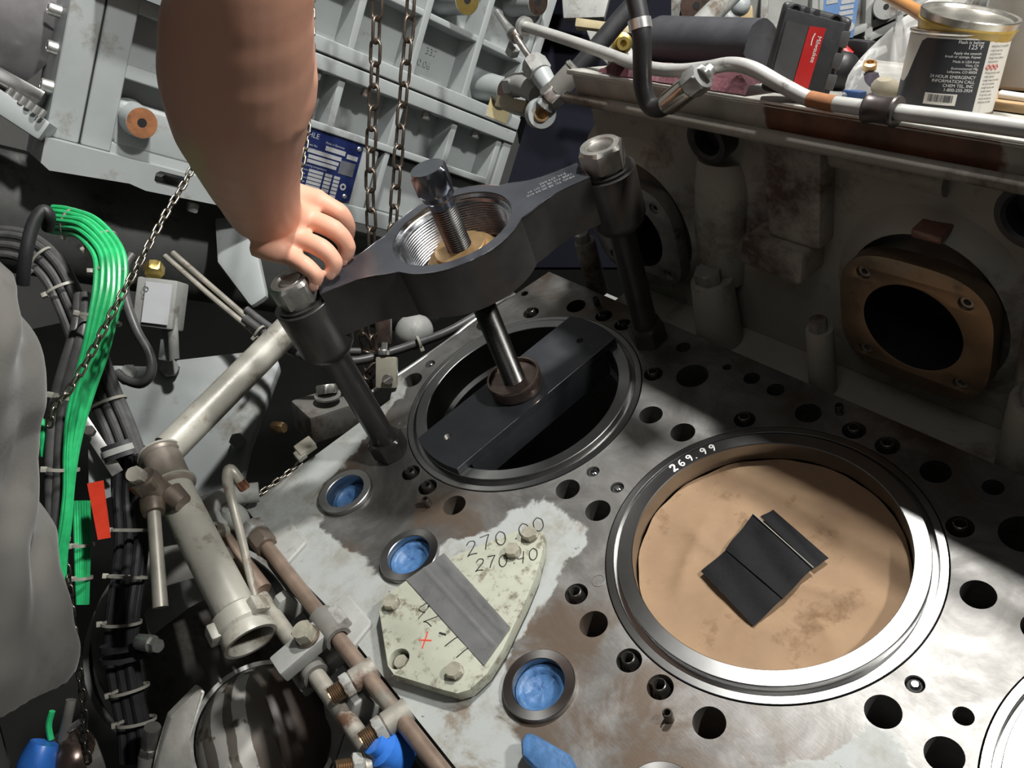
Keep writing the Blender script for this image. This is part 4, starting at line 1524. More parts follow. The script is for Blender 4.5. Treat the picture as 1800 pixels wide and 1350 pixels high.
# rating plate
NAVY = mat('navy_enamel', (0.012, 0.020, 0.085), 0.35, 0.0, 0.12, 30)
PALE = mat('plate_fields', (0.50, 0.51, 0.52), 0.35, 0.3, 0.1, 60)
npl = thing('rating_plate', 'navy blue rating plate with pale data fields riveted to the cooler', 'nameplate', cb(-0.06, 0.146))
pa0, pa1, pb0, pb1 = -0.128, 0.012, 0.138, 0.244


def rr(a0, a1, b0, b1, r, n=5):
    pts = []
    for qx, qy, s0 in ((a1 - r, b1 - r, 0), (a0 + r, b1 - r, pi / 2), (a0 + r, b0 + r, pi), (a1 - r, b0 + r, 1.5 * pi)):
        for j in range(n + 1):
            pts.append((qx + r * cos(s0 + pi / 2 * j / n), qy + r * sin(s0 + pi / 2 * j / n)))
    return pts


B().prism(rr(pa0, pa1, pb0, pb1, 0.006), -0.0035, 0.0, (XF, 0, 0), (CA, CB, XX)).build('plate_body', NAVY, npl)
b = B()
k = 0
fields = [(-0.060, -0.020, .216, .224), (-0.016, 0.006, .213, .221), (-0.092, -0.025, .205, .212), (-0.088, -0.028, .196, .202), (-0.088, -0.030, .188, .194)]
for r_ in range(6):
    for c0, c1 in ((-0.080, -0.052), (-0.048, -0.034), (-0.030, -0.018)):
        fields.append((c0, c1, .178 - r_ * .0068 - .0052, .178 - r_ * .0068))
for a0, a1, b0, b1 in fields:
    B().box(cb((a0 + a1) / 2, (b0 + b1) / 2, 0.0003), (a1 - a0, b1 - b0, 0.0006), CAX).build('data_field', PALE, npl)
B().box(cb(-0.010, 0.196, 0.0003), (0.030, 0.024, 0.0006), CAX).build('data_field', mat('plate_grey', (0.16, 0.17, 0.19), 0.3, 0.3, 0.1, 60), npl)
text_mesh('printed_name', 'MAHLE', PALE, npl, cb(-0.116, 0.2305, 0.0004), CA, CB, 0.0125)
for body, a, b_ in (('Made in Germany', -0.062, .2275), ('Item No.', -0.094, .2165), ('Serial No.', -0.094, .2095), ('operating temperature', -0.095, .1815), ('volume', -0.097, .1735), ('tubes', -0.097, .1665), ('coolant', -0.097, .160), ('charge', -0.097, .153), ('weight', -0.097, .1463)):
    text_mesh('printed_line', body, PALE, npl, cb(a, b_, 0.0004), CA, CB, 0.0052)
for a, b_ in ((0.004, 0.2355), (0.000, 0.147)):
    B().lathe([(0.0001, 0.003), (0.003, 0.0028), (0.0046, 0.001), (0.0046, -0.001)], cb(a, b_), XX, 16).build('rivet', ZINC, npl)
B().lathe([(0.0062, 0.0004), (0.0062, 0.0008), (0.0030, 0.0008), (0.0030, 0.0004)], cb(-0.008, 0.163), XX, 24, closed=True).build('round_logo', PALE, npl)

# round ducts beneath and beside the housing
DUCT = mat('dark_duct_paint', (0.10, 0.105, 0.10), 0.5, 0, 0.25, 10, stain=(0.04, 0.04, 0.038), st_amt=0.4)
b = B()
b.tube([cb(-0.62, -0.03, -0.17), cb(-0.3, -0.03, -0.17), cb(0.05, -0.03, -0.17), cb(0.35, -0.03, -0.17)], 0.100, 40, 3)
tag(b.build('air_duct', DUCT), 'big round dark duct running under the cooler housing', 'duct')
turbo = thing('end_cover', 'shiny grey round cover with a row of socket screws, top left corner', 'cover', cb(-0.60, 0.2, -0.1))
SHINY = mat('plastic_wrapped_grey', (0.20, 0.19, 0.20), 0.22, 0.2, 0.4, 9, bump=0.25, bscale=14)
A, Z = far(-90, 60, 1.10), far(98, 150, 1.22)
B().tube([far(-120, -40, 1.16), far(20, 40, 1.24), far(85, 95, 1.28)], [0.12, 0.11, 0.095], 36, 4).build('cover_shell', SHINY, turbo)
fl0, fl1 = far(-30, 160, 1.13), far(86, 236, 1.16)
d = (fl1 - fl0)
n_ = d.cross(far(30, 190, 1.0) - CAM).normalized()
B().box((fl0 + fl1) / 2 + n_ * 0.0, (d.length, 0.030, 0.05), (d.normalized(), n_, d.normalized().cross(n_))).build('cover_flange', GREYP, turbo, bev=0.005)
fl0, fl1 = far(-30, 118, 1.15), far(80, 178, 1.18)
d = (fl1 - fl0)
B().box((fl0 + fl1) / 2, (d.length, 0.022, 0.05), (d.normalized(), n_, d.normalized().cross(n_))).build('cover_flange', STEEL, turbo, bev=0.004)
for k in range(6):
    p = far(12 + 11.5 * k, 168 + 7.5 * k, 1.125)
    B().lathe([(0.0042, 0), (0.0042, 0.012), (0.0024, 0.012), (0.0022, 0.006), (0.0001, 0.006)], p, n_ * -1 if n_.dot(UP) < 0 else n_, 14).build('socket_screw', ZINC, turbo)
for u, v in ((98, 18), (96, 85), (85, 152)):
    p = far(u, v, 1.165)
    dd = CA * -1
    B().lathe([(0.0095, -0.012), (0.0095, 0.008), (0.0085, 0.010), (0.0052, 0.010), (0.0050, 0.003), (0.0001, 0.003)], p, dd, 22).build('socket_screw', ZINC, turbo)

# ------------------------------------------------------------------ chains
def link_mesh(name, p, w, wire, m):
    """one oval link, long axis z, lying in the xz plane"""
    b = B()
    pts = []
    r = w / 2 - wire
    half = p / 2 + wire - r - wire * 0.1
    half = max(half, 0.001)
    for k in range(9):
        a = pi * k / 8
        pts.append(Vector((r * cos(a), 0, half + r * sin(a))))
    for k in range(9):
        a = pi + pi * k / 8
        pts.append(Vector((r * cos(a), 0, -half + r * sin(a))))
    rg = []
    n = len(pts)
    for i, q in enumerate(pts):
        t = (pts[(i + 1) % n] - pts[i - 1]).normalized()
        ey = Vector((0, 1, 0))
        ex = t.cross(ey)
        rg.append([q + (ex * cos(2 * pi * k / 8) + ey * sin(2 * pi * k / 8)) * wire for k in range(8)])
    b.rings(rg, closed=True)
    return b.build('link', m, noshift=True, loc=(0, 0, 0), ang=60)


def chain(label, path, p, w, wire, m, twist0=0.0):
    P, _ = smooth_path([Vector(q) for q in path], [0] * len(path), 14)
    t = thing('chain', label, 'chain', P[-1])
    src = link_mesh('link', p, w, wire, m)
    # walk the path in steps of one pitch
    pos, acc, out = P[0].copy(), 0.0, [(P[0].copy(), (P[1] - P[0]).normalized())]
    i = 0
    while i < len(P) - 1:
        seg = P[i + 1] - pos
        if acc + seg.length >= p:
            d_ = seg.normalized()
            pos = pos + d_ * (p - acc)
            acc = 0.0
            out.append((pos.copy(), d_))
        else:
            acc += seg.length
            pos = P[i + 1].copy()
            i += 1
    for k, (q, d_) in enumerate(out):
        o = src if k == 0 else src.copy()
        if k:
            COL.objects.link(o)
        o.parent = t
        ez, ex, ey = frame(d_, xref=(CAM - q))
        a = twist0 + (pi / 2 if k % 2 else 0)
        ex2 = ex * cos(a) + ey * sin(a)
        ey2 = ez.cross(ex2)
        mtx = Matrix((ex2, ey2, ez)).transposed().to_4x4()
        mtx.translation = q - LOC[t.name]
        o.matrix_local = mtx
    return t


CHAINM = mat('rusty_chain', (0.19, 0.155, 0.125), 0.38, 0.85, 0.35, 60, stain=(0.10, 0.06, 0.042), st_amt=0.4, st_scale=60)
CHAINB = mat('bright_chain', (0.34, 0.31, 0.26), 0.3, 0.95, 0.25, 60)
CHAIND = mat('oily_chain', (0.12, 0.11, 0.095), 0.28, 0.9, 0.3, 60)
xc = -0.44
chain('rusty lifting chain hanging behind the left half of the puller ring', [at_x(u, v, xc) for u, v in ((664, -30), (661, 60), (657, 160), (652, 260), (651, 340), (653, 420), (650, 520), (655, 590), (648, 640), (645, 672))], 0.0325, 0.0225, 0.0027, CHAINM, 0.6)
chain('rusty lifting chain hanging just left of the spindle head', [at_x(u, v, xc + 0.01) for u, v in ((724, -30), (719, 50), (712, 130), (705, 215), (698, 300), (692, 380), (687, 440), (684, 470))], 0.0325, 0.0225, 0.0027, CHAINM, 0.9)
chain('thin bright chain hanging close along the right side of the bare arm', [far(u, v, d_) for u, v, d_ in ((549, -20, 1.20), (548, 60, 1.20), (549, 120, 1.20), (545, 185, 1.19), (538, 245, 1.18), (528, 300, 1.17), (520, 340, 1.16))], 0.0125, 0.0115, 0.0019, CHAINB, 0.4)
chain('steel chain slanting down across the green wire bundle', [far(u, v, d_) for u, v, d_ in ((352, 268, 1.08), (325, 320, 1.05), (290, 378, 1.02), (245, 462, 0.985), (200, 545, 0.955), (150, 640, 0.935), (118, 690, 0.93), (98, 712, 0.935), (86, 750, 0.945))], 0.0125, 0.0105, 0.0016, CHAINB, 0.5)
chain('fine dark chain hanging in front of the black gap, lower left', [far(u, v, d_) for u, v, d_ in ((116, 985, 0.98), (122, 1030, 0.98), (128, 1090, 0.98), (137, 1160, 0.98), (147, 1240, 0.98), (152, 1310, 0.98), (156, 1345, 0.98))], 0.0125, 0.0100, 0.0015, CHAIND, 0.5)
chain('rusty chain end bunched beside the slotted-screw bracket', [at_x(u, v, -0.30) for u, v in ((634, 575), (640, 600), (655, 620), (668, 600), (663, 640), (650, 660), (655, 690))], 0.026, 0.019, 0.0027, CHAINM, 0.2)
chain('bright chain lying in the gap along the painted deck end', [far(u, v, d_) for u, v, d_ in ((432, 884, 1.10), (470, 858, 1.12), (505, 832, 1.135), (530, 812, 1.15))], 0.0100, 0.0085, 0.0013, CHAINB, 0.3)

# ================================================================== painted cover plate on the deck
plate = thing('cover_plate', 'chipped pale green-grey angular cover plate with pen marks, bolted beside the rings', 'cover plate', at_z(800, 1080, 0))
ZP = 0.019
pix = [(690, 1037), (720, 1016), (800, 976), (905, 934), (938, 928), (956, 936), (955, 962), (942, 1012), (922, 1060), (905, 1095), (884, 1140), (856, 1184), (826, 1212), (804, 1219), (780, 1213), (692, 1186), (681, 1170), (666, 1072), (672, 1050)]
PL = [at_z(u, v, ZP) for u, v in pix]
out2 = [(p.x, p.y) for p in PL]
hole_c = at_z(701, 1158, ZP)
B().plate(out2, [circle(hole_c.x, hole_c.y, 0.0115, 24)], 0.005, ZP).build('plate_body', PALEGRN, plate, bev=0.0016, seg=2)
cxm = sum(p[0] for p in out2) / len(out2)
cym = sum(p[1] for p in out2) / len(out2)
inner = [(cxm + (x - cxm) * 0.97, cym + (y - cym) * 0.97) for x, y in out2]
B().prism(inner, 0.0003, 0.005).build('gasket', mat('dark_gasket', (0.035, 0.03, 0.025), 0.7, 0, 0.3, 40), plate)
TAPEG = mat('silver_duct_tape', (0.42, 0.425, 0.43), 0.3, 0.45, 0.12, 30, stain=(0.48, 0.48, 0.40), st_amt=0.12, st_scale=55, bump=0.5, bscale=24)
tq = [(752, 1036), (806, 982), (905, 1096), (866, 1163), (846, 1170)]
b = B()
T = [at_z(u, v, ZP + 0.0012) for u, v in ((714, 1019), (781, 973), (898, 1104), (851, 1170))]
n = 22
vs = []
for i in range(n + 1):
    row = []
    for j in range(n + 1):
        s, q = i / n, j / n
        p = T[0].lerp(T[3], s).lerp(T[1].lerp(T[2], s), q)
        edge = 0.55 * max(0, (q - 0.86) / 0.14)
        h = 0.0016 * max(0, 1 - abs(q - 0.44) / 0.035) + 0.0011 * max(0, 1 - abs(q - 0.78) / 0.04) + 0.0007 * noise.noise(p * 60)
        if q > 0.80:
            h += 0.0018 * (0.5 + noise.noise(p * 130))
        row.append(b.bm.verts.new(p + Vector((0, 0, h))))
    vs.append(row)
for i in range(n):
    for j in range(n):
        b.face((vs[i][j], vs[i + 1][j], vs[i + 1][j + 1], vs[i][j + 1]))
bmesh.ops.solidify(b.bm, geom=b.bm.faces[:], thickness=0.0009)
tag(b.build('duct_tape_patch', TAPEG, ang=50), 'wrinkled silver duct tape band across the painted cover plate', 'tape')
for u, v in ((690, 1063), (801, 1183), (933, 943), (903, 972)):
    c = at_z(u, v, ZP)
    bo = B().hexa((c.x, c.y, ZP + 0.001), (c.x, c.y, ZP + 0.0088), 0.0155, 0.16, twist=u * 0.3).build('bolt_head', mat('pale_bolt', (0.42, 0.40, 0.32), 0.4, 0.4, 0.25, 90), plate)
    B().lathe([(0.0001, 0.0), (0.0092, 0.0), (0.0092, 0.0012), (0.0001, 0.0012)], (c.x, c.y, ZP), n=24).build('bolt_washer', STEEL_DULL, bo)
B().hexa((hole_c.x - 0.001, hole_c.y, 0.004), (hole_c.x - 0.001, hole_c.y, 0.0135), 0.0145, 0.16).build('bolt_head', mat('pale_bolt', (0.42, 0.40, 0.32)), plate)
Zv = Vector((0, 0, 1))
b = B()


def pen(text, uv0, uv1, size, w, adv=1.25, jit=0.0, z=ZP):
    p0, p1 = at_z(*uv0, z), at_z(*uv1, z)
    ex = (p1 - p0).normalized()
    write(b, text, p0, size, ex, Zv.cross(ex), Zv, w, adv, 0.0003, jit)


pen('270.00', (822, 978), (915, 946), 0.0122, 0.0013, 1.42, 0.05)
pen('270.40', (836, 1004), (903, 992), 0.0098, 0.0012, 1.35, 0.08)
b.build('pen_figures', INK, plate, label='270.00 and 270.40 in black pen')
b = B()
pen('7', (748, 1064), (775, 1086), 0.0105, 0.0016)
pen('42', (726, 1082), (762, 1104), 0.0130, 0.0010)
pen('7', (776, 1132), (800, 1150), 0.0150, 0.0012)
pen('7', (796, 1152), (820, 1168), 0.0150, 0.0012)
pen('-', (764, 1124), (776, 1130), 0.0110, 0.0020)
b.build('pen_figures', INK, plate, label='scribbled 7 and 77 in black pen')
b = B()
pen('x', (733, 1140), (764, 1140), 0.0120, 0.0016)
b.build('red_cross', REDINK, plate, label='small red cross')

# ================================================================== fuel rails along the outer deck edge
OLDPIPE = mat('weathered_pipe', (0.38, 0.36, 0.31), 0.45, 0.35, 0.25, 30, stain=(0.15, 0.085, 0.055), st_amt=0.35, st_scale=16)
BRPIPE = mat('brown_stained_pipe', (0.27, 0.20, 0.155), 0.42, 0.45, 0.25, 30, stain=(0.33, 0.32, 0.28), st_amt=0.3, st_scale=12)
YA, ZA = -0.4165, -0.012
YBr, ZBr = -0.3745, 0.0095
railA = thing('inner_rail', 'weathered pale fuel rail pipe, outer one of the two along the deck edge', 'pipe', (0.1, YA, ZA - 0.01))
xa = lambda u, v: at_z(u, v, ZA).x
B().tube([(-0.075, YA, ZA), (0.10, YA, ZA), (0.285, YA, ZA)], 0.0098, 18, 1).build('rail_pipe', OLDPIPE, railA)
railB = thing('outer_rail', 'brown stained fuel rail pipe, inner one right against the deck edge', 'pipe', (0.1, YBr, ZBr - 0.01))
B().tube([(-0.090, YBr, ZBr), (0.2, YBr, ZBr), (0.42, YBr, ZBr)], 0.0088, 18, 1).build('rail_pipe', BRPIPE, railB)
B().hexa((-0.100, YBr, ZBr), (-0.070, YBr, ZBr), 0.027, 0.1, twist=0.2).build('union_nut', BRONZE, railB)
B().hexa((-0.120, YBr, ZBr), (-0.101, YBr, ZBr), 0.031, 0.1, twist=0.5).build('union_body', GREYP2, railB)
# tee stubs with open threads on the inner rail
def tee(x, y, z, par, d):
    d = Vector(d).normalized()
    o = Vector((x, y, z))
    b = B().lathe([(0.0125, -0.012), (0.0128, 0.014), (0.0112, 0.016), (0.0112, 0.020)], o, d, 24, cap=True)
    t = b.build('tee_body', OLDPIPE, par)
    B().hexa(o + d * 0.016, o + d * 0.026, 0.024, 0.1).build('tee_hex', GREYP2, t)
    pr = []
    for k in range(7):
        pr += [(0.0098, 0.026 + 0.0022 * k), (0.0088, 0.0271 + 0.0022 * k)]
    pr += [(0.0092, 0.0415), (0.0068, 0.0418), (0.0066, 0.030), (0.0001, 0.030)]
    B().lathe(pr, o, d, 24).build('thread', mat('bronze_thread', (0.22, 0.15, 0.09), 0.35, 0.8, 0.3, 60), t)


px1 = at_z(655, 1172, ZBr).x
px2 = at_z(712, 1248, ZBr).x
TD = (-0.10, -1.0, 0.10)
tee(px1, YBr, ZBr, railB, TD)
tee(px2, YBr, ZBr, railB, TD)
tee(xa(690, 1320), YA, ZA, railA, (-0.35, -0.8, 0.5))
# clamp block over both rails
xk = at_z(560, 1120, 0.01).x
clamp = thing('pipe_clamp', 'grey two-pipe clamp block with hex bolt across both fuel rails', 'clamp', (xk, -0.41, -0.02))
B().box((xk, -0.398, 0.012), (0.030, 0.090, 0.018)).build('clamp_upper', GREYP2, clamp, bev=0.003)
B().box((xk, -0.400, -0.028), (0.030, 0.080, 0.018)).build('clamp_lower', GREYP2, clamp, bev=0.003)
B().hexa((xk, -0.398, 0.023), (xk, -0.398, 0.038), 0.022, 0.14).build('clamp_bolt', mat('pale_bolt'  , (0.4, 0.38, 0.3)), clamp)
B().lathe([(0.0001, 0.018), (0.014, 0.018), (0.014, 0.0235), (0.0001, 0.0235)], (xk, -0.398, 0), n=24).build('clamp_washer', BRONZE, clamp)
for y, z in ((YA, ZA), (YBr, ZBr)):
    B().lathe([(0.0105, -0.022), (0.0150, -0.022), (0.0155, -0.018), (0.0150, 0.022), (0.0105, 0.022)], (xk, y, z), (1, 0, 0), 28, closed=True).build('rubber_bush', GREYDK, clamp)
# blue cap between the rails
b = B()
pb = at_z(707, 1297, 0.0)
b.lathe([(0.0001, -0.010), (0.017, -0.010), (0.0195, 0.010), (0.0185, 0.020), (0.0125, 0.024), (0.0115, 0.032), (0.0001, 0.033)], (pb.x, -0.400, -0.016), (-0.35, -0.25, 1), 28)
tag(b.build('blue_plastic_stopper', mat('blue_plastic_cap', (0.035, 0.17, 0.60), 0.35, 0, 0.2, 40)), 'bright blue plastic cap stuck between the fuel rails', 'cap')
# cast tabs under the rails
for u, v in ((505, 1065), (668, 1215)):
    p = at_z(u, v, -0.02)
    B().prism([(-0.014, -0.016), (0.014, -0.016), (0.012, 0.014), (0.004, 0.022), (-0.010, 0.020)], -0.008, 0.008, (p.x, -0.398, -0.022), (Vector((0, -1, 0)), Vector((0, 0, 1)), XX)).build('rail_tab', GREYP2, engine, bev=0.003)
# side of the crankcase below the rails
B().box((0.30, -0.372, -0.24), (0.95, 0.04, 0.30)).build('crankcase_side', GREYDK, engine, bev=0.01)

# thin bent return pipe with a copper tip
rp = thing('return_pipe', 'thin bent steel pipe with hooked top and copper tip beside the deck corner', 'pipe', far(452, 1060, 0.95))
pts = [far(u, v, d_) for u, v, d_ in ((426, 852, 1.035), (412, 832, 1.03), (403, 826, 1.03), (400, 845, 1.02), (410, 890, 1.0), (428, 960, 0.995), (441, 1020, 0.99), (453, 1068, 0.985))]
B().tube(pts, [0.0062, 0.0068, 0.0072, 0.0068, 0.0056, 0.0052, 0.0050, 0.0050], 14, 6).build('bent_tube', OLDPIPE, rp)
d = (pts[0] - pts[1]).normalized()
B().lathe([(0.0070, -0.006), (0.0074, 0.004), (0.0066, 0.0068), (0.0036, 0.0068), (0.0034, -0.002), (0.0001, -0.002)], pts[0], d, 20).build('copper_tip', mat('copper', (0.42, 0.20, 0.13), 0.3, 0.9, 0.2, 60), rp)

# cluster of unions left of the deck corner
un = thing('pipe_union', 'grey pipe unions and elbow clustered left of the painted deck corner', 'fitting', far(385, 945, 1.06))
B().tube([far(455, 865, 1.10), far(405, 872, 1.09), (far(372, 890, 1.08)), far(366, 915, 1.07)], 0.0135, 18, 6).build('elbow', GREYP2, un)
B().hexa(far(366, 912, 1.07), far(384, 938, 1.055), 0.030, 0.1, 0.2).build('union_nut', GREYP2, un)
B().lathe([(0.0105, 0), (0.0115, 0.020), (0.0095, 0.024), (0.0070, 0.024), (0.0068, 0.010), (0.0001, 0.010)], far(392, 936, 1.05), far(376, 932, 1.03) - far(392, 936, 1.05), 22).build('open_stub', OLDPIPE, un)
B().tube([far(384, 938, 1.055), far(420, 985, 1.03), far(462, 1040, 1.0)], 0.0125, 16, 4).build('pipe_tail', BRPIPE, un)
B().ball(far(413, 910, 1.08), 0.022, 16, (1, .8, 1)).build('cast_knob', GREYP2, un)
B().box(far(432, 925, 1.09), (0.03, 0.02, 0.04)).build('union_block', GREYP2, un, bev=0.008)
sf = B().hexa(far(396, 968, 1.03), far(408, 988, 1.02), 0.014, 0.1)
tag(sf.build('drain_plug', ZINC), 'small bright plug below the pipe unions', 'plug')

# ================================================================== the big pipe with the T-handle
PIPEP = mat('chipped_cream_grey_paint', (0.40, 0.39, 0.34), 0.42, 0.1, 0.15, 14, stain=(0.20, 0.175, 0.135), st_amt=0.46, st_scale=20, bump=0.12, bscale=120)
bp_ = thing('water_pipe', 'thick chipped cream-grey pipe bent at a collar with a flared open end', 'pipe', far(430, 1110, 0.94))
u0, u1 = far(520, 565, 1.22), far(296, 790, 1.08)
B().tube([u0, far(400, 686, 1.15), u1], 0.0215, 28, 3).build('upper_run', PIPEP, bp_)
j0, j1 = far(282, 800, 1.07), far(306, 858, 1.04)
d = j1 - j0
B().lathe([(0.020, -0.004), (0.0265, -0.002), (0.0275, 0.002), (0.0265, 0.006), (0.0245, 0.008), (0.0245, d.length - 0.010), (0.0275, d.length - 0.008), (0.0285, d.length - 0.003), (0.0265, d.length), (0.020, d.length + 0.004)],
          j0, d, 32).build('collar', mat('dull_brown_collar', (0.22, 0.19, 0.16), 0.4, 0.4, 0.3, 30), bp_)
for k, t_ in enumerate((0.0, 0.94)):
    B().lathe([(0.0270, -0.002), (0.0290, -0.0015), (0.0290, 0.0015), (0.0270, 0.002)], j0 + d * t_, d, 36, closed=True).build('collar_ring', NYLON, bp_)
l0, l1 = far(300, 848, 1.045), far(425, 1095, 0.945)
B().tube([l0, far(345, 940, 1.01), l1], [0.0235, 0.0240, 0.0240], 28, 3).build('lower_run', PIPEP, bp_)
d = (l1 - l0).normalized()
B().lathe([(0.0245, -0.018), (0.0315, -0.013), (0.0325, 0.006), (0.0300, 0.010), (0.0320, 0.022), (0.0318, 0.026), (0.0270, 0.026), (0.0255, 0.018), (0.0250, -0.010)], l1, d, 40, closed=True).build('flared_end', PIPEP, bp_)
B().lathe([(0.0001, 0.004), (0.026, 0.006)], l1, d, 32).build('rust_plug', mat('rusty_inside', (0.13, 0.085, 0.05), 0.5, 0.2, 0.3, 30), bp_)
for a in (0.6, 2.7, 4.4):
    ez, ex, ey = frame(d)
    c = l1 + (ex * cos(a) + ey * sin(a)) * 0.0325
    B().box(c, (0.014, 0.020, 0.022), (ex * cos(a) + ey * sin(a), ez, (ex * cos(a) + ey * sin(a)).cross(ez))).build('end_lug', PIPEP, bp_, bev=0.003)
# T-handle valve on it
th = thing('drain_cock', 'brass-brown drain cock with hex cap and long grey T-handle bar', 'valve', far(282, 1068, 0.95))
c0 = far(272, 862, 1.0)
B().tube([far(300, 880, 1.015), c0, far(250, 842, 0.985)], [0.016, 0.0175, 0.015], 20, 3).build('cock_body', BRONZE, th)
B().hexa(far(262, 855, 0.995), far(248, 840, 0.985), 0.034, 0.1, 0.3).build('gland_nut', BRONZE, th)
B().hexa(far(246, 839, 0.982), far(234, 833, 0.965), 0.0185, 0.1, 0.1).build('hex_cap', OLDPIPE, th)
B().tube([far(268, 878, 0.995), far(269, 892, 0.99), far(271, 903, 0.985)], [0.0145, 0.0145, 0.0125], 18, 2).build('handle_socket', BRONZE, th)
B().tube([far(270, 898, 0.987), far(276, 980, 0.965), far(282, 1068, 0.945)], [0.0078, 0.0080, 0.0088], 16, 2).build('handle_bar', OLDPIPE, th)
B().tube([far(322, 885, 1.0), far(300, 868, 1.005)], [0.012, 0.016], 14, 1).build('saddle', BRONZE, th)

# ================================================================== cables on the left
def bundle(name, label, cat, path, offs, r, m, ties=(), tie_r=0.02, group=None, seg=6, wig=0.0):
    t = thing(name, label, cat, far(*path[-1]))
    P = [far(*q) for q in path]
    cn = 'wire' if m is GREEN else 'cable'
    for i, (ox, oy) in enumerate(offs):
        pts = []
        for k, p in enumerate(P):
            d_ = (P[min(k + 1, len(P) - 1)] - P[max(k - 1, 0)]).normalized()
            ez, ex, ey = frame(d_, xref=(CAM - p).cross(d_))
            w_ = wig * noise.noise(Vector((k * 1.7, i * 3.1, 0)))
            pts.append(p + ex * (ox + w_) + ey * (oy + w_ * 0.5))
        B().tube(pts, r, 10, seg).build(cn, m, t)
    for (u, v, d_, R, ang) in ties:
        p = far(u, v, d_)
        # nearest segment direction
        best = min(range(len(P) - 1), key=lambda k: ((P[k] + P[k + 1]) / 2 - p).length)
        dr_ = (P[best + 1] - P[best]).normalized()
        ez, ex, ey = frame(dr_, xref=(CAM - p).cross(dr_))
        b = B()
        rg = []
        n = 30
        for k in range(n):
            a = 2 * pi * k / n
            rad = ex * cos(a) * R + ey * sin(a) * R * 0.62
            nn = rad.normalized()
            q = p + rad
            rg.append([q - ez * 0.0026 - nn * 0.0004, q - ez * 0.0026 + nn * 0.0010, q + ez * 0.0026 + nn * 0.0010, q + ez * 0.0026 - nn * 0.0004])
        b.rings(rg, closed=True)
        tie = b.build('zip_tie', NYLON, t)
        hp_ = p + (ex * cos(ang) * R * 1.05 + ey * sin(ang) * R * 0.68)
        B().box(hp_, (0.008, 0.006, 0.006), (ex, ey, ez)).build('tie_head', NYLON, tie, bev=0.001)
    return t


gpath = [(96, 386, 1.10), (122, 390, 1.08), (160, 405, 1.05), (192, 450, 1.02), (194, 505, 1.0), (182, 560, 0.985), (166, 620, 0.975), (148, 680, 0.97), (134, 740, 0.97), (126, 800, 0.97), (122, 860, 0.97), (116, 920, 0.97), (107, 975, 0.975), (104, 1030, 0.98)]
goffs = [(-0.016, 0.004), (-0.0095, 0.008), (-0.003, 0.010), (0.0035, 0.0095), (0.0095, 0.007), (0.0155, 0.003), (-0.011, 0.0), (0.0, 0.003), (0.010, 0.0)]
gt = thing('green_wire_bundle', 'bundle of bright green wires held with white zip ties', 'wires', far(104, 1030, 0.98))
P = [far(*q) for q in gpath]
for i, (ox, oy) in enumerate(goffs):
    pts = []
    for k, p in enumerate(P):
        d_ = (P[min(k + 1, len(P) - 1)] - P[max(k - 1, 0)]).normalized()
        ez, ex, ey = frame(d_, xref=(CAM - p).cross(d_))
        f = 1.0 if k < 5 else max(0.22, 1.0 - 0.13 * (k - 4))
        w_ = 0.0022 * noise.noise(Vector((k * 1.9, i * 4.3, 0)))
        pts.append(p + ex * (ox * f + w_) + ey * (oy * f + w_))
    B().tube(pts, 0.0036, 8, 6).build('wire', GREEN, gt)


def tie(par, u, v, dist, R, axis, ang=3.0, m=None, hd=True, wide=0.0019, flat=0.62):
    p = far(u, v, dist)
    dr_ = Vector(axis).normalized()
    ez, ex, ey = frame(dr_, xref=(CAM - p).cross(dr_))
    b = B()
    rg = []
    n = 30
    for k in range(n):
        a = 2 * pi * k / n
        rad = ex * cos(a) * R + ey * sin(a) * R * flat
        nn = rad.normalized()
        q = p + rad
        rg.append([q - ez * wide - nn * 0.0004, q - ez * wide + nn * 0.0011, q + ez * wide + nn * 0.0011, q + ez * wide - nn * 0.0004])
    b.rings(rg, closed=True)
    t_ = b.build('zip_tie' if hd else 'clamp_band', m or NYLON, par)
    if hd:
        hp_ = p + ex * cos(ang) * R * 1.12 + ey * sin(ang) * R * 0.75
        B().box(hp_, (0.0075, 0.006, 0.0065), (ex, ey, ez)).build('tie_head', NYLON, t_, bev=0.001)


seg_dir = lambda a, b_: far(*gpath[b_]) - far(*gpath[a])
for u, v, d_, R, k in ((124, 391, 1.078, 0.019, 1), (178, 425, 1.038, 0.0200, 2), (193, 480, 1.010, 0.0195, 3), (176, 562, 0.990, 0.0235, 5), (126, 700, 0.974, 0.0205, 7), (110, 825, 0.973, 0.0175, 9), (107, 948, 0.976, 0.0095, 12)):
    tie(gt, u, v, d_, R, seg_dir(k, k + 1))
# two thick cables strapped to the green wires
tk = thing('thick_cable_pair', 'two thick dark grey cables strapped beside the green wires', 'cables', far(92, 940, 0.985))
for off, r in ((0, 0.0082), (-17, 0.0072)):
    B().tube([far(u + off * s_, v, d_) for u, v, d_, s_ in ((150, 520, 1.03, 0.6), (148, 575, 1.0, 0.8), (132, 640, 0.985, 1), (116, 700, 0.98, 1), (109, 770, 0.98, 1), (106, 840, 0.98, 1), (100, 920, 0.985, 0.6), (94, 990, 0.99, 0.4))], r, 12, 6).build('cable', CABLE, tk)
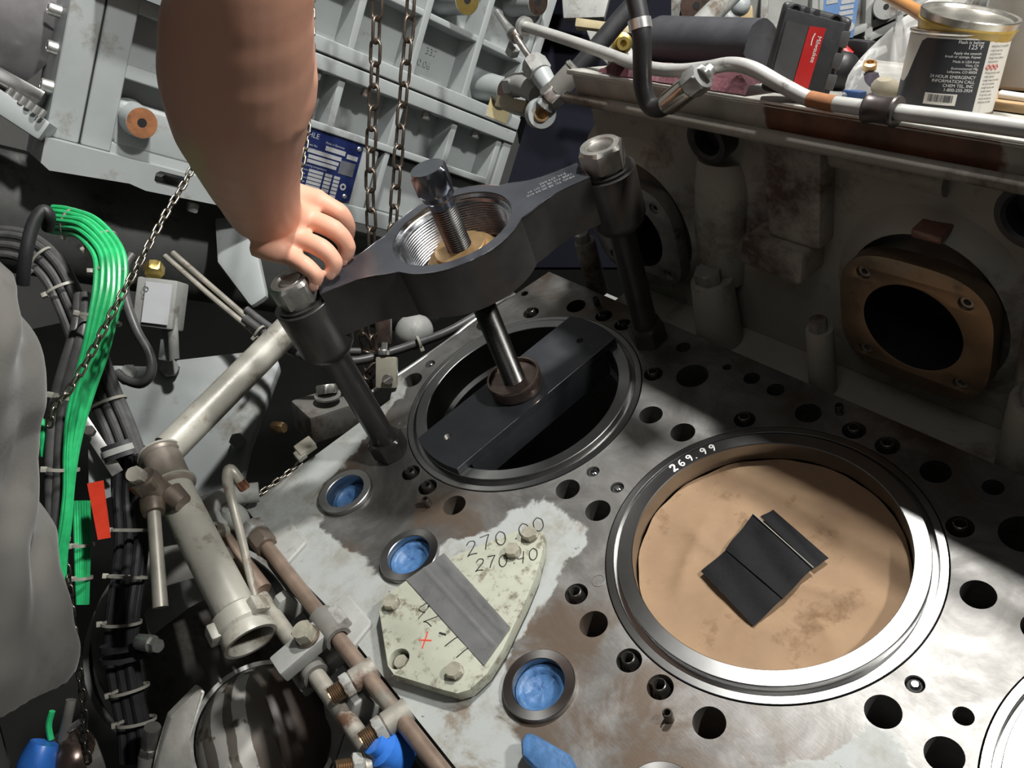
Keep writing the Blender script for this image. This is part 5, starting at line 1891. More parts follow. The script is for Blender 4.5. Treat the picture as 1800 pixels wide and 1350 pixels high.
# black cable bundle sweeping down to the ring clamp
bk = thing('black_cable_bundle', 'sweeping bundle of dark cables entering a ring clamp', 'cables', far(228, 800, 1.06))
base = [(-20, 425, 1.10), (40, 432, 1.09), (90, 470, 1.08), (122, 530, 1.075), (150, 600, 1.07), (182, 690, 1.065), (208, 750, 1.06), (226, 800, 1.06)]
for i in range(6):
    o_ = (i - 2.5)
    pts = []
    for k, (u, v, d_) in enumerate(base):
        sp_ = [1, 1, 1, 1, 1, 0.95, 0.85, 0.8][k]
        pts.append(far(u + o_ * (3 + k * 1.2) * sp_ + 0, v - o_ * (9 - k * 1.1) * sp_, d_ + 0.004 * (i % 2)))
    B().tube(pts, 0.0058, 10, 6).build('cable', CABLE, bk)
for u, v, d_, R, k in ((74, 456, 1.082, 0.0195, 1), (110, 508, 1.077, 0.0205, 2), (190, 708, 1.064, 0.0225, 5)):
    tie(bk, u, v, d_, R, far(*base[k + 1]) - far(*base[k]))
tie(bk, 216, 790, 1.062, 0.0235, far(*base[7]) - far(*base[6]), m=RUBBER, hd=False, wide=0.010)
tie(bk, 216, 790, 1.062, 0.0250, far(*base[7]) - far(*base[6]), m=GREYP2, hd=False, wide=0.004)
# hanging black loop
b = B().tube([far(u, v, d_) for u, v, d_ in ((40, 500, 1.0), (45, 450, 0.99), (58, 395, 0.99), (75, 371, 0.995), (86, 380, 1.0), (84, 400, 1.02))], 0.0078, 12, 6)
tag(b.build('black_cable_loop', RUBBER), 'black cable looping over the start of the green wires', 'cable')
# lower cable trunk
lt = thing('lower_cable_trunk', 'thick trunk of black cables with white ties hanging past the pipe', 'cables', far(238, 1280, 1.06))
lb = [(232, 800, 1.10), (228, 870, 1.10), (232, 940, 1.09), (226, 1010, 1.08), (216, 1080, 1.07), (214, 1150, 1.07), (222, 1210, 1.07), (236, 1285, 1.07), (240, 1340, 1.07)]
for i in range(6):
    o_ = i - 2.5
    B().tube([far(u + o_ * 8.5, v, d_ + 0.006 * (i % 2)) for u, v, d_ in lb], 0.0070, 10, 5).build('cable', RUBBER, lt)
for u, v, k in ((232, 932, 2), (224, 1014, 3), (214, 1095, 4), (228, 1212, 6), (240, 1268, 7)):
    tie(lt, u, v, 1.062, 0.0235, far(*lb[k + 1 if k < 8 else 8]) - far(*lb[k]) + Vector((0, 0, 0.0)), ang=3.3)
for v, w_ in ((1136, 0.004), (1156, 0.003)):
    tie(lt, 217, v, 1.058, 0.0265, far(*lb[6]) - far(*lb[4]), m=RUBBER, hd=False, wide=w_)
B().hexa(far(268, 1132, 1.03), far(278, 1136, 1.02), 0.016, 0.1).build('clamp_nut', ZINC, lt)
B().tube([far(245, 1128, 1.04), far(268, 1132, 1.03)], [0.010, 0.011], 14, 1).build('clamp_ear', ZINC, lt)
# second green bundle in the shade
g2 = thing('shaded_green_wires', 'short shaded length of green wires behind the red tag', 'wires', far(142, 1060, 1.05))
for i in range(6):
    B().tube([far(132 + i * 4.6, 880, 1.06), far(134 + i * 4.4, 950, 1.055), far(136 + i * 3.6, 1020, 1.05), far(138 + i * 3.0, 1062, 1.05)], 0.0030, 8, 3).build('wire', GREEN, g2)
tie(g2, 144, 1016, 1.045, 0.012, far(142, 1062, 1.05) - far(142, 950, 1.05))
tie(g2, 145, 958, 1.048, 0.013, far(142, 1062, 1.05) - far(142, 950, 1.05))
b = B()
for p in ((75, 765), (80, 790)):
    b.tube([far(68, 740, 0.99), far(76, 765, 0.985), far(80, 800, 0.99)], 0.007, 8, 4)
    break
tag(b.build('green_wire_end', GREEN), 'tuft of green wire showing beside the trouser leg', 'wires')
# red tag and grey bracket strip
rt = B()
q = [far(u, v, d_) for u, v, d_ in ((153, 850, 1.03), (182, 844, 1.03), (195, 945, 1.0), (172, 949, 1.0))]
rt.rings([[p for p in q], [p + ray(170, 900).normalized() * 0.0022 for p in q]])
tag(rt.build('red_tag', mat('orange_red_plastic', (0.48, 0.035, 0.015), 0.4, 0, 0.12, 30)), 'orange-red plastic tag hanging beside the cables', 'tag')
st = thing('bracket_strip', 'perforated light steel strip running past the red tag', 'bracket', far(205, 828, 1.06))
A_, Z_ = far(132, 718, 1.04), far(207, 832, 1.06)
d = (Z_ - A_).normalized()
ez, ex, ey = frame(d, xref=(CAM - A_).cross(d))
B().box((A_ + Z_) / 2, (0.015, 0.004, (Z_ - A_).length), (ex, ey, ez)).build('strip', ZINC, st, bev=0.001)
B().hexa(far(160, 760, 1.03), far(156, 756, 1.02), 0.012, 0.1).build('strip_bolt', STEEL_DULL, st)
b = B()
q = [far(u, v, d_) for u, v, d_ in ((155, 790, 1.10), (200, 790, 1.12), (225, 862, 1.12), (182, 878, 1.09), (156, 860, 1.08))]
b.rings([q, [p + ray(180, 830).normalized() * 0.004 for p in q]])
tag(b.build('grey_shield', GREYP), 'light grey sheet metal shield behind the red tag', 'shield')

# ================================================================== brackets and boxes between the cables and the deck
sb = thing('sensor_box', 'grey sensor box with white blank card and brass fitting, under the housing', 'sensor box', far(285, 640, 1.24))
ex, ey = (far(315, 500, 1.24) - far(250, 492, 1.24)).normalized(), (far(252, 490, 1.24) - far(258, 570, 1.24)).normalized()
ez = ex.cross(ey).normalized()
ey = ez.cross(ex)
B().box(far(283, 535, 1.26), (0.062, 0.075, 0.045), (ex, ey, ez)).build('box_body', GREYP2, sb, bev=0.004)
B().box(far(276, 533, 1.232), (0.040, 0.062, 0.0012), (ex, ey, ez)).build('blank_card', mat('pale_card', (0.48, 0.49, 0.51), 0.5, 0, 0.05, 30), sb)
b = B()
b.lathe([(0.0040, 0), (0.0040, 0.0004), (0.0030, 0.0004), (0.0030, 0)], far(256, 508, 1.230), CAM - far(256, 508, 1.23), 20, closed=True)
b.build('printed_mark', INK, sb)
B().hexa(far(270, 482, 1.24), far(272, 466, 1.25), 0.026, 0.1).build('brass_fitting', GOLD, sb)
B().tube([far(303, 560, 1.25), far(306, 630, 1.26)], 0.008, 12, 1).build('conduit', GREYP2, sb)
B().box(far(294, 600, 1.27), (0.018, 0.06, 0.01), (ex, ey, ez)).build('box_foot', GREYP, sb, bev=0.002)
b = B().tube([far(u, v, d_) for u, v, d_ in ((233, 448, 1.22), (220, 470, 1.21), (220, 520, 1.20), (240, 580, 1.19), (262, 620, 1.18), (266, 652, 1.175), (250, 674, 1.175), (222, 668, 1.18), (205, 655, 1.185))], 0.0070, 12, 6)
tag(b.build('rubber_hose_loop', CABLE), 'dark grey rubber hose hanging in a loop beside the sensor box', 'hose')
for k, (du, lab) in enumerate(((0, 'thin steel rod, lower of the pair slanting to the bridge foot'), (14, 'thin steel rod, upper of the pair slanting to the bridge foot'))):
    b = B().tube([far(290 + du, 450 - du * 0.4, 1.32), far(370 + du, 520 - du * 0.4, 1.29), far(452 + du * 0.6, 588 - du * 0.5, 1.26)], 0.0046, 10, 3)
    tag(b.build('thin_rod', OLDPIPE), lab, 'rod')
# cable crossing behind the columns
ck = thing('deck_end_cable', 'black cable with ties crossing behind the puller column along the deck end', 'cable', far(560, 640, 1.22))
cp = [(430, 560, 1.25), (470, 590, 1.24), (520, 620, 1.23), (570, 632, 1.23), (630, 634, 1.25), (690, 618, 1.27), (735, 603, 1.28), (790, 582, 1.29), (850, 548, 1.31), (905, 520, 1.33)]
B().tube([far(*q) for q in cp], 0.0072, 12, 6).build('cable', CABLE, ck)
B().tube([far(u + 3, v - 16, d_ + 0.02) for u, v, d_ in cp[:5]], 0.0060, 12, 6).build('cable', CABLE, ck)
tie(ck, 456, 584, 1.235, 0.011, far(*cp[1]) - far(*cp[0]))
tie(ck, 737, 602, 1.272, 0.0100, far(*cp[7]) - far(*cp[6]))
b = B().tube([far(655, 690, 1.215), far(720, 648, 1.235), far(790, 600, 1.26), (far(820, 575, 1.275)), far(850, 553, 1.29)], 0.0046, 12, 4)
tag(b.build('bright_edge_tube', ZINC), 'thin bright tube running along the far left deck end', 'tube')
# slotted-screw bracket
sk = thing('slotted_bracket', 'small pale bracket with slotted screw and stud at the deck end', 'bracket', far(680, 680, 1.20))
ex, ey = (far(698, 640, 1.2) - far(662, 640, 1.2)).normalized(), (far(680, 630, 1.2) - far(682, 680, 1.2)).normalized()
ez = ex.cross(ey).normalized()
ey = ez.cross(ex)
BRK = mat('cream_bracket', (0.38, 0.36, 0.29), 0.4, 0.2, 0.15, 30)
B().box(far(680, 655, 1.205), (0.031, 0.046, 0.018), (ex, ey, ez)).build('bracket_body', BRK, sk, bev=0.003)
c = far(681, 667, 1.190)
sc = B().lathe([(0.0001, 0.002), (0.007, 0.002), (0.008, 0.0), (0.008, -0.002)], c, ez, 24).build('slotted_screw', STEEL_DULL, sk)
B().box(c + ez * 0.002, (0.012, 0.0022, 0.001), ((ex + ey * 0.7).normalized(), (ey - ex * 0.7).normalized(), ez)).build('screw_slot', NYLON, sc)
B().hexa(far(675, 624, 1.20), far(675, 615, 1.20), 0.014, 0.1).build('stud_nut', ZINC, sk)
B().tube([far(675, 620, 1.20), far(676, 602, 1.20)], 0.0045, 12, 1).build('stud', ZINC, sk)
B().box(far(676, 575, 1.24), (0.020, 0.05, 0.02), (ex, ey, ez)).build('rusty_tab', BROWNST, sk, bev=0.002)
b = B().ball(far(728, 583, 1.34), 0.032, 24, (1, 1, 0.9))
tag(b.build('round_cover', GREYP2), 'half-round grey cover showing under the bridge ring', 'cover')
# hex bolt on the dark pedestal
hb = thing('pedestal_bolt', 'large hex bolt on a dark pedestal seen left of the puller column', 'bolt', far(575, 720, 1.25))
B().hexa(far(576, 692, 1.25), far(574, 676, 1.25), 0.030, 0.14, 0.4).build('bolt_head', STEEL_NUT, hb)
B().lathe([(0.0001, 0), (0.020, 0), (0.020, 0.003), (0.0001, 0.003)], far(576, 697, 1.25), UP, 24).build('bolt_washer', ZINC, hb)
B().box(far(572, 730, 1.27), (0.07, 0.08, 0.05), (XX, WW, UP)).build('pedestal', GREYDK, hb, bev=0.006)
# light grey panels with bolts
pn = thing('support_panel', 'grey bolted support panel below the sensor box', 'panel', far(340, 830, 1.33))


def slab(par, name, pix, dist, th_, m, bev=0.003):
    b = B()
    P = [far(u, v, d_) for (u, v), d_ in zip(pix, dist)]
    nrm = (P[1] - P[0]).cross(P[2] - P[0]).normalized()
    if nrm.dot(CAM - P[0]) > 0:
        nrm = -nrm
    b.rings([P, [p + nrm * th_ for p in P]])
    return b.build(name, m, par, bev=bev)


slab(pn, 'panel_plate', [(190, 640), (255, 642), (300, 632), (480, 612), (492, 640), (440, 780), (425, 850), (330, 880), (250, 780)], [1.30, 1.30, 1.31, 1.34, 1.34, 1.28, 1.26, 1.25, 1.26], 0.02, GREYP, 0.006)
for u, v, d_, s_ in ((299, 648, 1.29, 0.026), (228, 655, 1.29, 0.022), (418, 776, 1.255, 0.022), (232, 820, 1.27, 0.02)):
    B().hexa(far(u, v, d_ + 0.02), far(u - 1, v - 2, d_ - 0.004), s_, 0.12).build('panel_bolt', GREYP2, pn)
slab(pn, 'panel_rib', [(375, 380), (440, 380), (470, 520), (440, 540), (380, 460)], [1.42, 1.42, 1.38, 1.38, 1.40], 0.02, GREYP, 0.01)
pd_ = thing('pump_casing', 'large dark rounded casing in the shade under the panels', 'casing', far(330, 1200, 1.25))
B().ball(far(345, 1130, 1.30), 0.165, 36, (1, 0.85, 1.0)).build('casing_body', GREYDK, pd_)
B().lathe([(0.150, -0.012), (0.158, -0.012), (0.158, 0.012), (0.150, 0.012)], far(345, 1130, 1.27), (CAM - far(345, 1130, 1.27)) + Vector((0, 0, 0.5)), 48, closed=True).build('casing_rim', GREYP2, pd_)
slab(pd_, 'casing_bracket', [(252, 1080), (292, 1030), (400, 1000), (420, 1022), (330, 1070), (262, 1122)], [1.12, 1.12, 1.12, 1.11, 1.11, 1.10], 0.006, GREYP2, 0.002)
# dirty dome at the bottom, stripes of projected light painted into its colour
dome = thing('light_striped_dome', 'dirty steel dome with stripes of light painted on it, bottom left', 'dome', far(440, 1350, 1.04))


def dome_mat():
    m = bpy.data.materials.new('painted_light_stripes')
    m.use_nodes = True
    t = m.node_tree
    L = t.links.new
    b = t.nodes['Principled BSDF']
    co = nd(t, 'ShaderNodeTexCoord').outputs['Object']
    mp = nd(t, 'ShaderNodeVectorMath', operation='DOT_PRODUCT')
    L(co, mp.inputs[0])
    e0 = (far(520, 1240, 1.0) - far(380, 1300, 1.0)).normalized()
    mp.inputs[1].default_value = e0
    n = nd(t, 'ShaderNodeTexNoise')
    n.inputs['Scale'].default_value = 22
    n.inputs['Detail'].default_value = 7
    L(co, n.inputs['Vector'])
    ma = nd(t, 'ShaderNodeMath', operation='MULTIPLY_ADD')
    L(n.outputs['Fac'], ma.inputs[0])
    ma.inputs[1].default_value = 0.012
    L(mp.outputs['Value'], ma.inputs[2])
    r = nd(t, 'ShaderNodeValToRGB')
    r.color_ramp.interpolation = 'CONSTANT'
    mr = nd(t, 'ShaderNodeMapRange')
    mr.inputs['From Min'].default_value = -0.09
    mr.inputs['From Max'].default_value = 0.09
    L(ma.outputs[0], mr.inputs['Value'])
    el = r.color_ramp.elements  # pale steps are the lit bands, dark steps the shade between them
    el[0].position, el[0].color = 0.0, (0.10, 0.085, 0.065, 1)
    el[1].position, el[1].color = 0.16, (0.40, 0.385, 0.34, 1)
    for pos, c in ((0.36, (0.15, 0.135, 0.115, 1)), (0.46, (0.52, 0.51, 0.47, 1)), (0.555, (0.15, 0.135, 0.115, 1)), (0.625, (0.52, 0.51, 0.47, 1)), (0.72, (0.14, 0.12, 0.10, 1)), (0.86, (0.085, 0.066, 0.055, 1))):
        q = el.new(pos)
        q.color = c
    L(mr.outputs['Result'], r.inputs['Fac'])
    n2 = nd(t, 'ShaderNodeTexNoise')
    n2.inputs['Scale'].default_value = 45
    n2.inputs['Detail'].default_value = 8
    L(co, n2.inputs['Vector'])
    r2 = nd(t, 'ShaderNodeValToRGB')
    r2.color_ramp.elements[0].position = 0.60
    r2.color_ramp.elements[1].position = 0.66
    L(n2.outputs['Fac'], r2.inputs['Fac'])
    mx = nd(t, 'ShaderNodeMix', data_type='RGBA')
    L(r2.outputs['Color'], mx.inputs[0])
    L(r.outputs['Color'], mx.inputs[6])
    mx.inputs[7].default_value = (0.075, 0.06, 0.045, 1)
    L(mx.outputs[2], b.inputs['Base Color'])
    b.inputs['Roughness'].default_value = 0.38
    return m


dn = ((CAM - far(455, 1290, 1.04)).normalized() + UP * 0.55 + Vector((0.0, 0.0, 0.0))).normalized()
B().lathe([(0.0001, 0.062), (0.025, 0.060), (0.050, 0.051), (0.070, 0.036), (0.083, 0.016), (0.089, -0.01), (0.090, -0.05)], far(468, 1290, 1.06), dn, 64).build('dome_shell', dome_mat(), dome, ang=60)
B().lathe([(0.086, -0.006), (0.094, -0.006), (0.096, 0.0), (0.094, 0.006), (0.088, 0.006)], far(468, 1290, 1.06), dn, 64, closed=True).build('clamp_rim', ZINC, dome)
for u, v in ((383, 1188), (410, 1172)):
    B().tube([far(u, v, 1.0), far(u + 6, v + 12, 0.995)], 0.0022, 8, 1).build('rim_clip', ZINC, dome)
slab(dome, 'foil_jacket', [(280, 1330), (300, 1260), (352, 1208), (362, 1216), (335, 1300), (345, 1380), (270, 1380)], [1.0, 1.0, 1.02, 1.02, 1.0, 0.99, 0.99], 0.012, mat('dirty_white_foil', (0.46, 0.45, 0.41), 0.35, 0.2, 0.25, 20, stain=(0.13, 0.10, 0.08), st_amt=0.3, bump=0.5, bscale=40), 0.004)
slab(dome, 'foil_jacket', [(560, 1190), (600, 1230), (606, 1290), (590, 1340), (560, 1360), (575, 1290)], [1.05, 1.05, 1.05, 1.05, 1.05, 1.06], 0.012, GREYDK, 0.004)
hb2 = thing('standing_bolt', 'stacked hex bolt and nut standing left of the light-striped dome', 'bolt', far(262, 1345, 1.02))
B().hexa(far(264, 1312, 1.02), far(268, 1278, 1.01), 0.020, 0.10, 0.3).build('bolt_head', STEEL_DULL, hb2)
B().hexa(far(262, 1328, 1.02), far(264, 1314, 1.02), 0.022, 0.10, 0.6).build('nut', STEEL_DULL, hb2)
B().cyl(far(258, 1375, 1.02), far(262, 1328, 1.02), 0.013, n=18).build('shank', GREYDK, hb2)
# bottom-left valve and blue hose
vl = thing('floor_valve', 'dark oily valve body at the very bottom left', 'valve', far(125, 1350, 1.0))
B().ball(far(125, 1325, 1.0), 0.030, 20, (1.2, 1, .9)).build('valve_body', BROWNST, vl)
B().box(far(155, 1335, 1.0), (0.035, 0.03, 0.028), (XX, WW, UP)).build('valve_block', GREYDK, vl, bev=0.004)
B().tube([far(110, 1300, 0.99), far(120, 1255, 0.98), far(125, 1230, 0.98)], 0.006, 12, 3).build('valve_stem', GREYDK, vl)
B().tube([far(120, 1282, 0.985), far(142, 1268, 0.985)], 0.004, 10, 1).build('valve_pin', ZINC, vl)
b = B().tube([far(60, 1380, 0.97), far(66, 1340, 0.97), far(78, 1305, 0.975)], [0.024, 0.022, 0.016], 18, 4)
tag(b.build('blue_plug', mat('blue_plastic_cap', (0.035, 0.17, 0.60))), 'bright blue plastic plug at the bottom left behind the trousers', 'plug')
b = B().tube([far(92, 1250, 0.985), far(86, 1275, 0.985), far(90, 1300, 0.985)], 0.0036, 8, 4)
tag(b.build('green_wire_tail', GREEN), 'thin tail of green wire above the blue plug', 'wire')
# plug connector on the deck end
cn = thing('grey_connector', 'small pale plug connector at the far edge of the painted deck end', 'connector', far(537, 795, 1.13))
ex, ey = (far(548, 772, 1.14) - far(520, 792, 1.13)).normalized(), (far(535, 775, 1.13) - far(545, 800, 1.12)).normalized()
ez = ex.cross(ey).normalized()
ey = ez.cross(ex)
B().box(far(537, 786, 1.135), (0.026, 0.018, 0.014), (ex, ey, ez)).build('connector_body', mat('cream_plastic', (0.45, 0.42, 0.34), 0.5, 0, 0.15, 60), cn, bev=0.002)
B().box(far(528, 800, 1.13), (0.014, 0.014, 0.012), (ex, ey, ez)).build('connector_tail', NYLON, cn, bev=0.002)
b = B().hexa(far(480, 750, 1.30), far(500, 752, 1.29), 0.016, 0.1)
tag(b.build('brass_connector', BRASS), 'small brass connector glinting in the dark gap by the pipe', 'connector')

# ================================================================== the mechanic: bare arm, hand on the bridge, grey jacket
def fuse(b, name, material, parent, voxel, smooth=6, disp=None, label=None):
    """melt overlapping limbs into one continuous skin"""
    bm = b.bm
    bmesh.ops.recalc_face_normals(bm, faces=bm.faces)
    off = LOC[parent.name]
    for v in bm.verts:
        v.co -= off
    me = bpy.data.meshes.new(name)
    bm.to_mesh(me)
    bm.free()
    ob = bpy.data.objects.new(name, me)
    COL.objects.link(ob)
    m1 = ob.modifiers.new('r', 'REMESH')
    m1.mode = 'VOXEL'
    m1.voxel_size = voxel
    m2 = ob.modifiers.new('s', 'SMOOTH')
    m2.factor = 0.5
    m2.iterations = smooth
    dg = bpy.context.evaluated_depsgraph_get()
    me2 = bpy.data.meshes.new_from_object(ob.evaluated_get(dg))
    bpy.data.objects.remove(ob)
    me2.name = name
    if disp:
        nn = [v.normal.copy() for v in me2.vertices]
        for v, n_ in zip(me2.vertices, nn):
            v.co += n_ * disp(v.co + off)
    me2.materials.clear()
    me2.materials.append(material)
    for p in me2.polygons:
        p.use_smooth = True
        p.material_index = 0
    o = bpy.data.objects.new(name, me2)
    COL.objects.link(o)
    o.parent = parent
    if label:
        o['label'] = label
    return o


SKIN = mat('skin', (0.66, 0.35, 0.245), 0.48, 0, 0.05, 7, stain=(0.62, 0.28, 0.19), st_amt=0.35, st_scale=6, sss=0.12, bump=0.03, bscale=160, spec=0.35)
CLOTH = mat('grey_work_cloth', (0.115, 0.11, 0.10), 0.85, 0, 0.12, 12, stain=(0.08, 0.077, 0.07), st_amt=0.3, st_scale=10, bump=0.12, bscale=300, sheen=0.2)
person = thing('person', 'mechanic in a grey jacket, bare arm reaching to grip the puller bridge', 'person', G.inverted() @ Vector((-0.13, -0.75, 0.0)))
b = B()
arm = [(150, -420, .50, .064), (330, -260, .53, .060), (412, -120, .565, .054), (424, 0, .605, .0525), (419, 70, .64, .0590), (417, 145, .685, .0625), (422, 212, .745, .0600), (436, 280, .815, .0520), (453, 335, .875, .0445), (468, 375, .915, .0385)]
b.tube([far(u, v, d_) for u, v, d_, r in arm], [r for *_, r in arm], 28, 5)
# muscle and elbow swellings
b.ball(far(480, 120, .68), .046, 18, (0.8, 0.8, 1.35), (XX, WW, UP))
H = lambda u, v, d_: far(u, v, d_)
# palm: overlapping rods fan out to the knuckles
wr = H(470, 380, .925)
KN = [H(556, 352, .955), H(546, 386, .938), H(528, 420, .925), H(504, 448, .918)]
for k, kn in enumerate(KN):
    st0 = wr.lerp(H(488 - 10 * k, 345 + 26 * k, .925 + .004 * (1.5 - k)), 0.9)
    b.tube([st0, st0.lerp(kn, 0.55), kn], [.024, .019, [.0128, .0130, .0122, .0110][k]], 16, 4)
    b.ball(kn, [.0138, .0142, .0132, .0118][k], 14)
b.tube([wr, H(515, 385, .935), H(535, 392, .942)], [.031, .026, .018], 18, 3)
FING = [([(556, 352, .955), (596, 374, .958), (611, 398, .972), (610, 418, .985)], [.0120, .0108, .0096, .0080]),
        ([(546, 386, .938), (589, 405, .930), (610, 433, .940), (603, 455, .948)], [.0122, .0112, .0098, .0082]),
        ([(528, 420, .925), (566, 437, .914), (588, 460, .917), (582, 478, .922)], [.0116, .0106, .0094, .0080]),
        ([(504, 448, .918), (536, 466, .906), (556, 484, .908), (553, 498, .914)], [.0104, .0094, .0084, .0072]),
        ([(500, 340, .940), (545, 352, .985), (585, 385, 1.005), (606, 412, 1.005)], [.0170, .0138, .0112, .0092])]
FING = [(p_, [r * 1.04 for r in q_]) for p_, q_ in FING]
for pts, rr_ in FING:
    P = [H(*q) for q in pts]
    b.tube(P, rr_, 14, 4)
    b.ball(P[-1], rr_[-1] * 1.02, 12)
    for q, r in list(zip(P, rr_))[1:3]:
        b.ball(q, r * 1.06, 12)


def skin_disp(co):
    # tendons and creases over the back of the hand, slight muscle unevenness
    return 0.0006 * noise.noise(co * 40)


fuse(b, 'arm_and_hand', SKIN, person, 0.0028, 7, skin_disp, label='bare right forearm and hand, fingers curled over the bridge')
NAIL = mat('fingernail', (0.56, 0.32, 0.24), 0.3, 0, 0.08, 40)
for (pts, rr_), k in zip(FING[:4], range(4)):
    a_, z_ = H(*pts[2]), H(*pts[3])
    d_ = (z_ - a_).normalized()
    up_ = (CAM - z_)
    up_ = (up_ - d_ * up_.dot(d_)).normalized()
    sd = d_.cross(up_)
    B().ball(z_ + up_ * (rr_[3] * 0.80) + d_ * 0.001, rr_[3] * 0.72, 12, (1.0, 1.2, 0.30), (sd, d_, up_)).build('fingernail', NAIL, person)

# jacket: follows the body from hem to shoulder, folds pressed into it
b = B()
edge = [(-460, 60, .64, .140), (-330, 240, .70, .142), (-165, 390, .75, .142), (-85, 470, .77, .142), (-10, 560, .79, .140), (20, 650, .81, .138), (12, 740, .83, .137), (14, 850, .845, .138), (36, 940, .855, .140), (72, 1060, .865, .143), (92, 1160, .87, .143), (90, 1222, .875, .136)]
pts = [far(u - r * 0.9 * FPX / (d_ - 0.075) * 0.985, v, d_ - 0.075) for u, v, d_, r in edge]
b.tube(pts, [r * 0.9 for *_, r in edge], 40, 4)
b.tube([pts[0], far(-420, -260, .52), far(-150, -480, .48), far(150, -430, .50)], [.150, .135, .100, .078], 32, 5)


def folds(co):
    t_ = co.dot(Vector((0.45, 0.2, 0.85)))
    w_ = noise.noise(co * 5.0)
    return 0.0095 * sin(t_ * 62 + w_ * 7) * (0.6 + 0.8 * noise.noise(co * 6)) + 0.010 * noise.noise(co * 11) + 0.004 * noise.noise(co * 30)


fuse(b, 'jacket', CLOTH, person, 0.007, 3, folds, label='creased grey work jacket')
Gi = G.inverted()
TROU = mat('dark_work_trousers', (0.06, 0.06, 0.062), 0.85, 0, 0.15, 12)
hip = G @ pts[-2]
for sx in (-0.10, 0.10):
    w0 = Vector((hip.x - 0.02 + sx * 0.7, hip.y - 0.04, hip.z - 0.02))
    B().tube([Gi @ w0, Gi @ Vector((w0.x + sx * 0.2, w0.y - 0.02, 0.52)), Gi @ Vector((w0.x + sx * 0.3, w0.y - 0.06, 0.09))], [.085, .065, .055], 24, 6).build('trouser_leg', TROU, person)
    B().tube([Gi @ Vector((w0.x + sx * 0.3, w0.y - 0.10, 0.045)), Gi @ Vector((w0.x + sx * 0.3, w0.y + 0.04, 0.045)), Gi @ Vector((w0.x + sx * 0.35, w0.y + 0.14, 0.032))], [.042, .044, .030], 18, 4).build('boot', RUBBER, person)

# ================================================================== valve cluster and rear housing behind the tray
vc = thing('valve_cluster', 'grey valve with rod handle, unions and elbow at the cooler end', 'valve', far(945, 215, 1.30))
B().tube([far(873, 20, 1.34), far(888, 42, 1.33), far(900, 57, 1.32)], [.0050, .0062, .0082], 14, 3).build('handle_rod', ZINC, vc)
B().ball(far(907, 63, 1.315), .0125, 16, (1, 1, 1)).build('handle_ball', STEEL_DULL, vc)
B().tube([far(905, 62, 1.31), far(922, 88, 1.30), far(938, 110, 1.29)], .0054, 12, 2).build('handle_rod', STEEL_DULL, vc)
B().hexa(far(905, 80, 1.34), far(900, 92, 1.36), .022, .1).build('gland', GREYP2, vc)
B().hexa(far(936, 108, 1.285), far(950, 130, 1.275), .036, .12, .3).build('union_nut', GREYP2, vc)
B().tube([far(945, 120, 1.28), far(958, 142, 1.275), far(968, 156, 1.27)], [.018, .016, .013], 18, 2).build('union_body', GREYP, vc)
B().hexa(far(966, 152, 1.27), far(976, 164, 1.265), .026, .12, .1).build('union_nut', GREYP2, vc)
B().tube([far(905, 150, 1.36), far(925, 150, 1.33), far(945, 165, 1.31)], [.018, .020, .017], 18, 3).build('elbow_body', GREYP2, vc)
B().hexa(far(898, 150, 1.37), far(912, 150, 1.345), .034, .12, .2).build('union_nut', GREYP2, vc)
B().lathe([(.0215, -.012), (.0235, -.008), (.0235, .008), (.0215, .012), (.012, .012), (.012, -.012)], far(950, 200, 1.27), CAM - far(950, 200, 1.27) + XX * .6, 28, closed=True).build('banjo_ring', GREYP, vc)
B().lathe([(.0115, -.010), (.0115, .011), (.0075, .011), (.0065, .0), (.0001, .0)], far(950, 200, 1.265), CAM - far(950, 200, 1.27) + XX * .6, 24).build('brass_bush', BRASS, vc)
B().box(far(915, 190, 1.38), (.05, .02, .08), CAX).build('mount_plate', mat('tan_plate', (.30, .25, .17), .5, .2, .2, 30), vc, bev=.003)
# second hose behind the pipe
h2 = thing('rear_hose', 'black hose slanting down from the top to a steel union by the cooler', 'hose', far(965, 170, 1.24))
B().tube([far(1130, -10, 1.20), far(1085, 40, 1.21), far(1045, 88, 1.22), far(1012, 125, 1.23)], .0140, 18, 4).build('hose', RUBBER, h2)
B().tube([far(1016, 120, 1.225), far(990, 148, 1.235), far(978, 162, 1.24)], .0180, 20, 2).build('ferrule', GREYDK, h2)
B().lathe([(.0165, -.002), (.0192, -.002), (.0192, .002), (.0165, .002)], far(1012, 124, 1.226), far(978, 162, 1.24) - far(1016, 120, 1.225), 28, closed=True).build('ferrule_ring', ZINC, h2)
B().hexa(far(980, 160, 1.24), far(962, 178, 1.245), .034, .12, .2).build('hex_nut', STEEL_DULL, h2)
B().hexa(far(963, 177, 1.245), far(955, 188, 1.25), .026, .12, .4).build('lock_nut', GREYP, h2)

# rear housing, seen over the tray
rh = thing('rear_housing', 'grey ribbed engine housing in the background above the tray', 'engine housing', far(1300, 200, 1.9))
RD = 1.75
rn = -(ray(1300, 60)).normalized()
rx = Vector((0.80, 0.60, -0.05))
rx = (rx - rn * rx.dot(rn)).normalized()
ry = rn.cross(rx)
if ry.dot(UP) < 0:
    ry = -ry
RO_ = far(1300, 60, RD)
RAX = (rx, ry, rn)


def rloc(u, v):
    d_ = ray(u, v)
    p = CAM + d_ * ((RO_ - CAM).dot(rn) / d_.dot(rn)) - RO_
    return p.dot(rx), p.dot(ry)


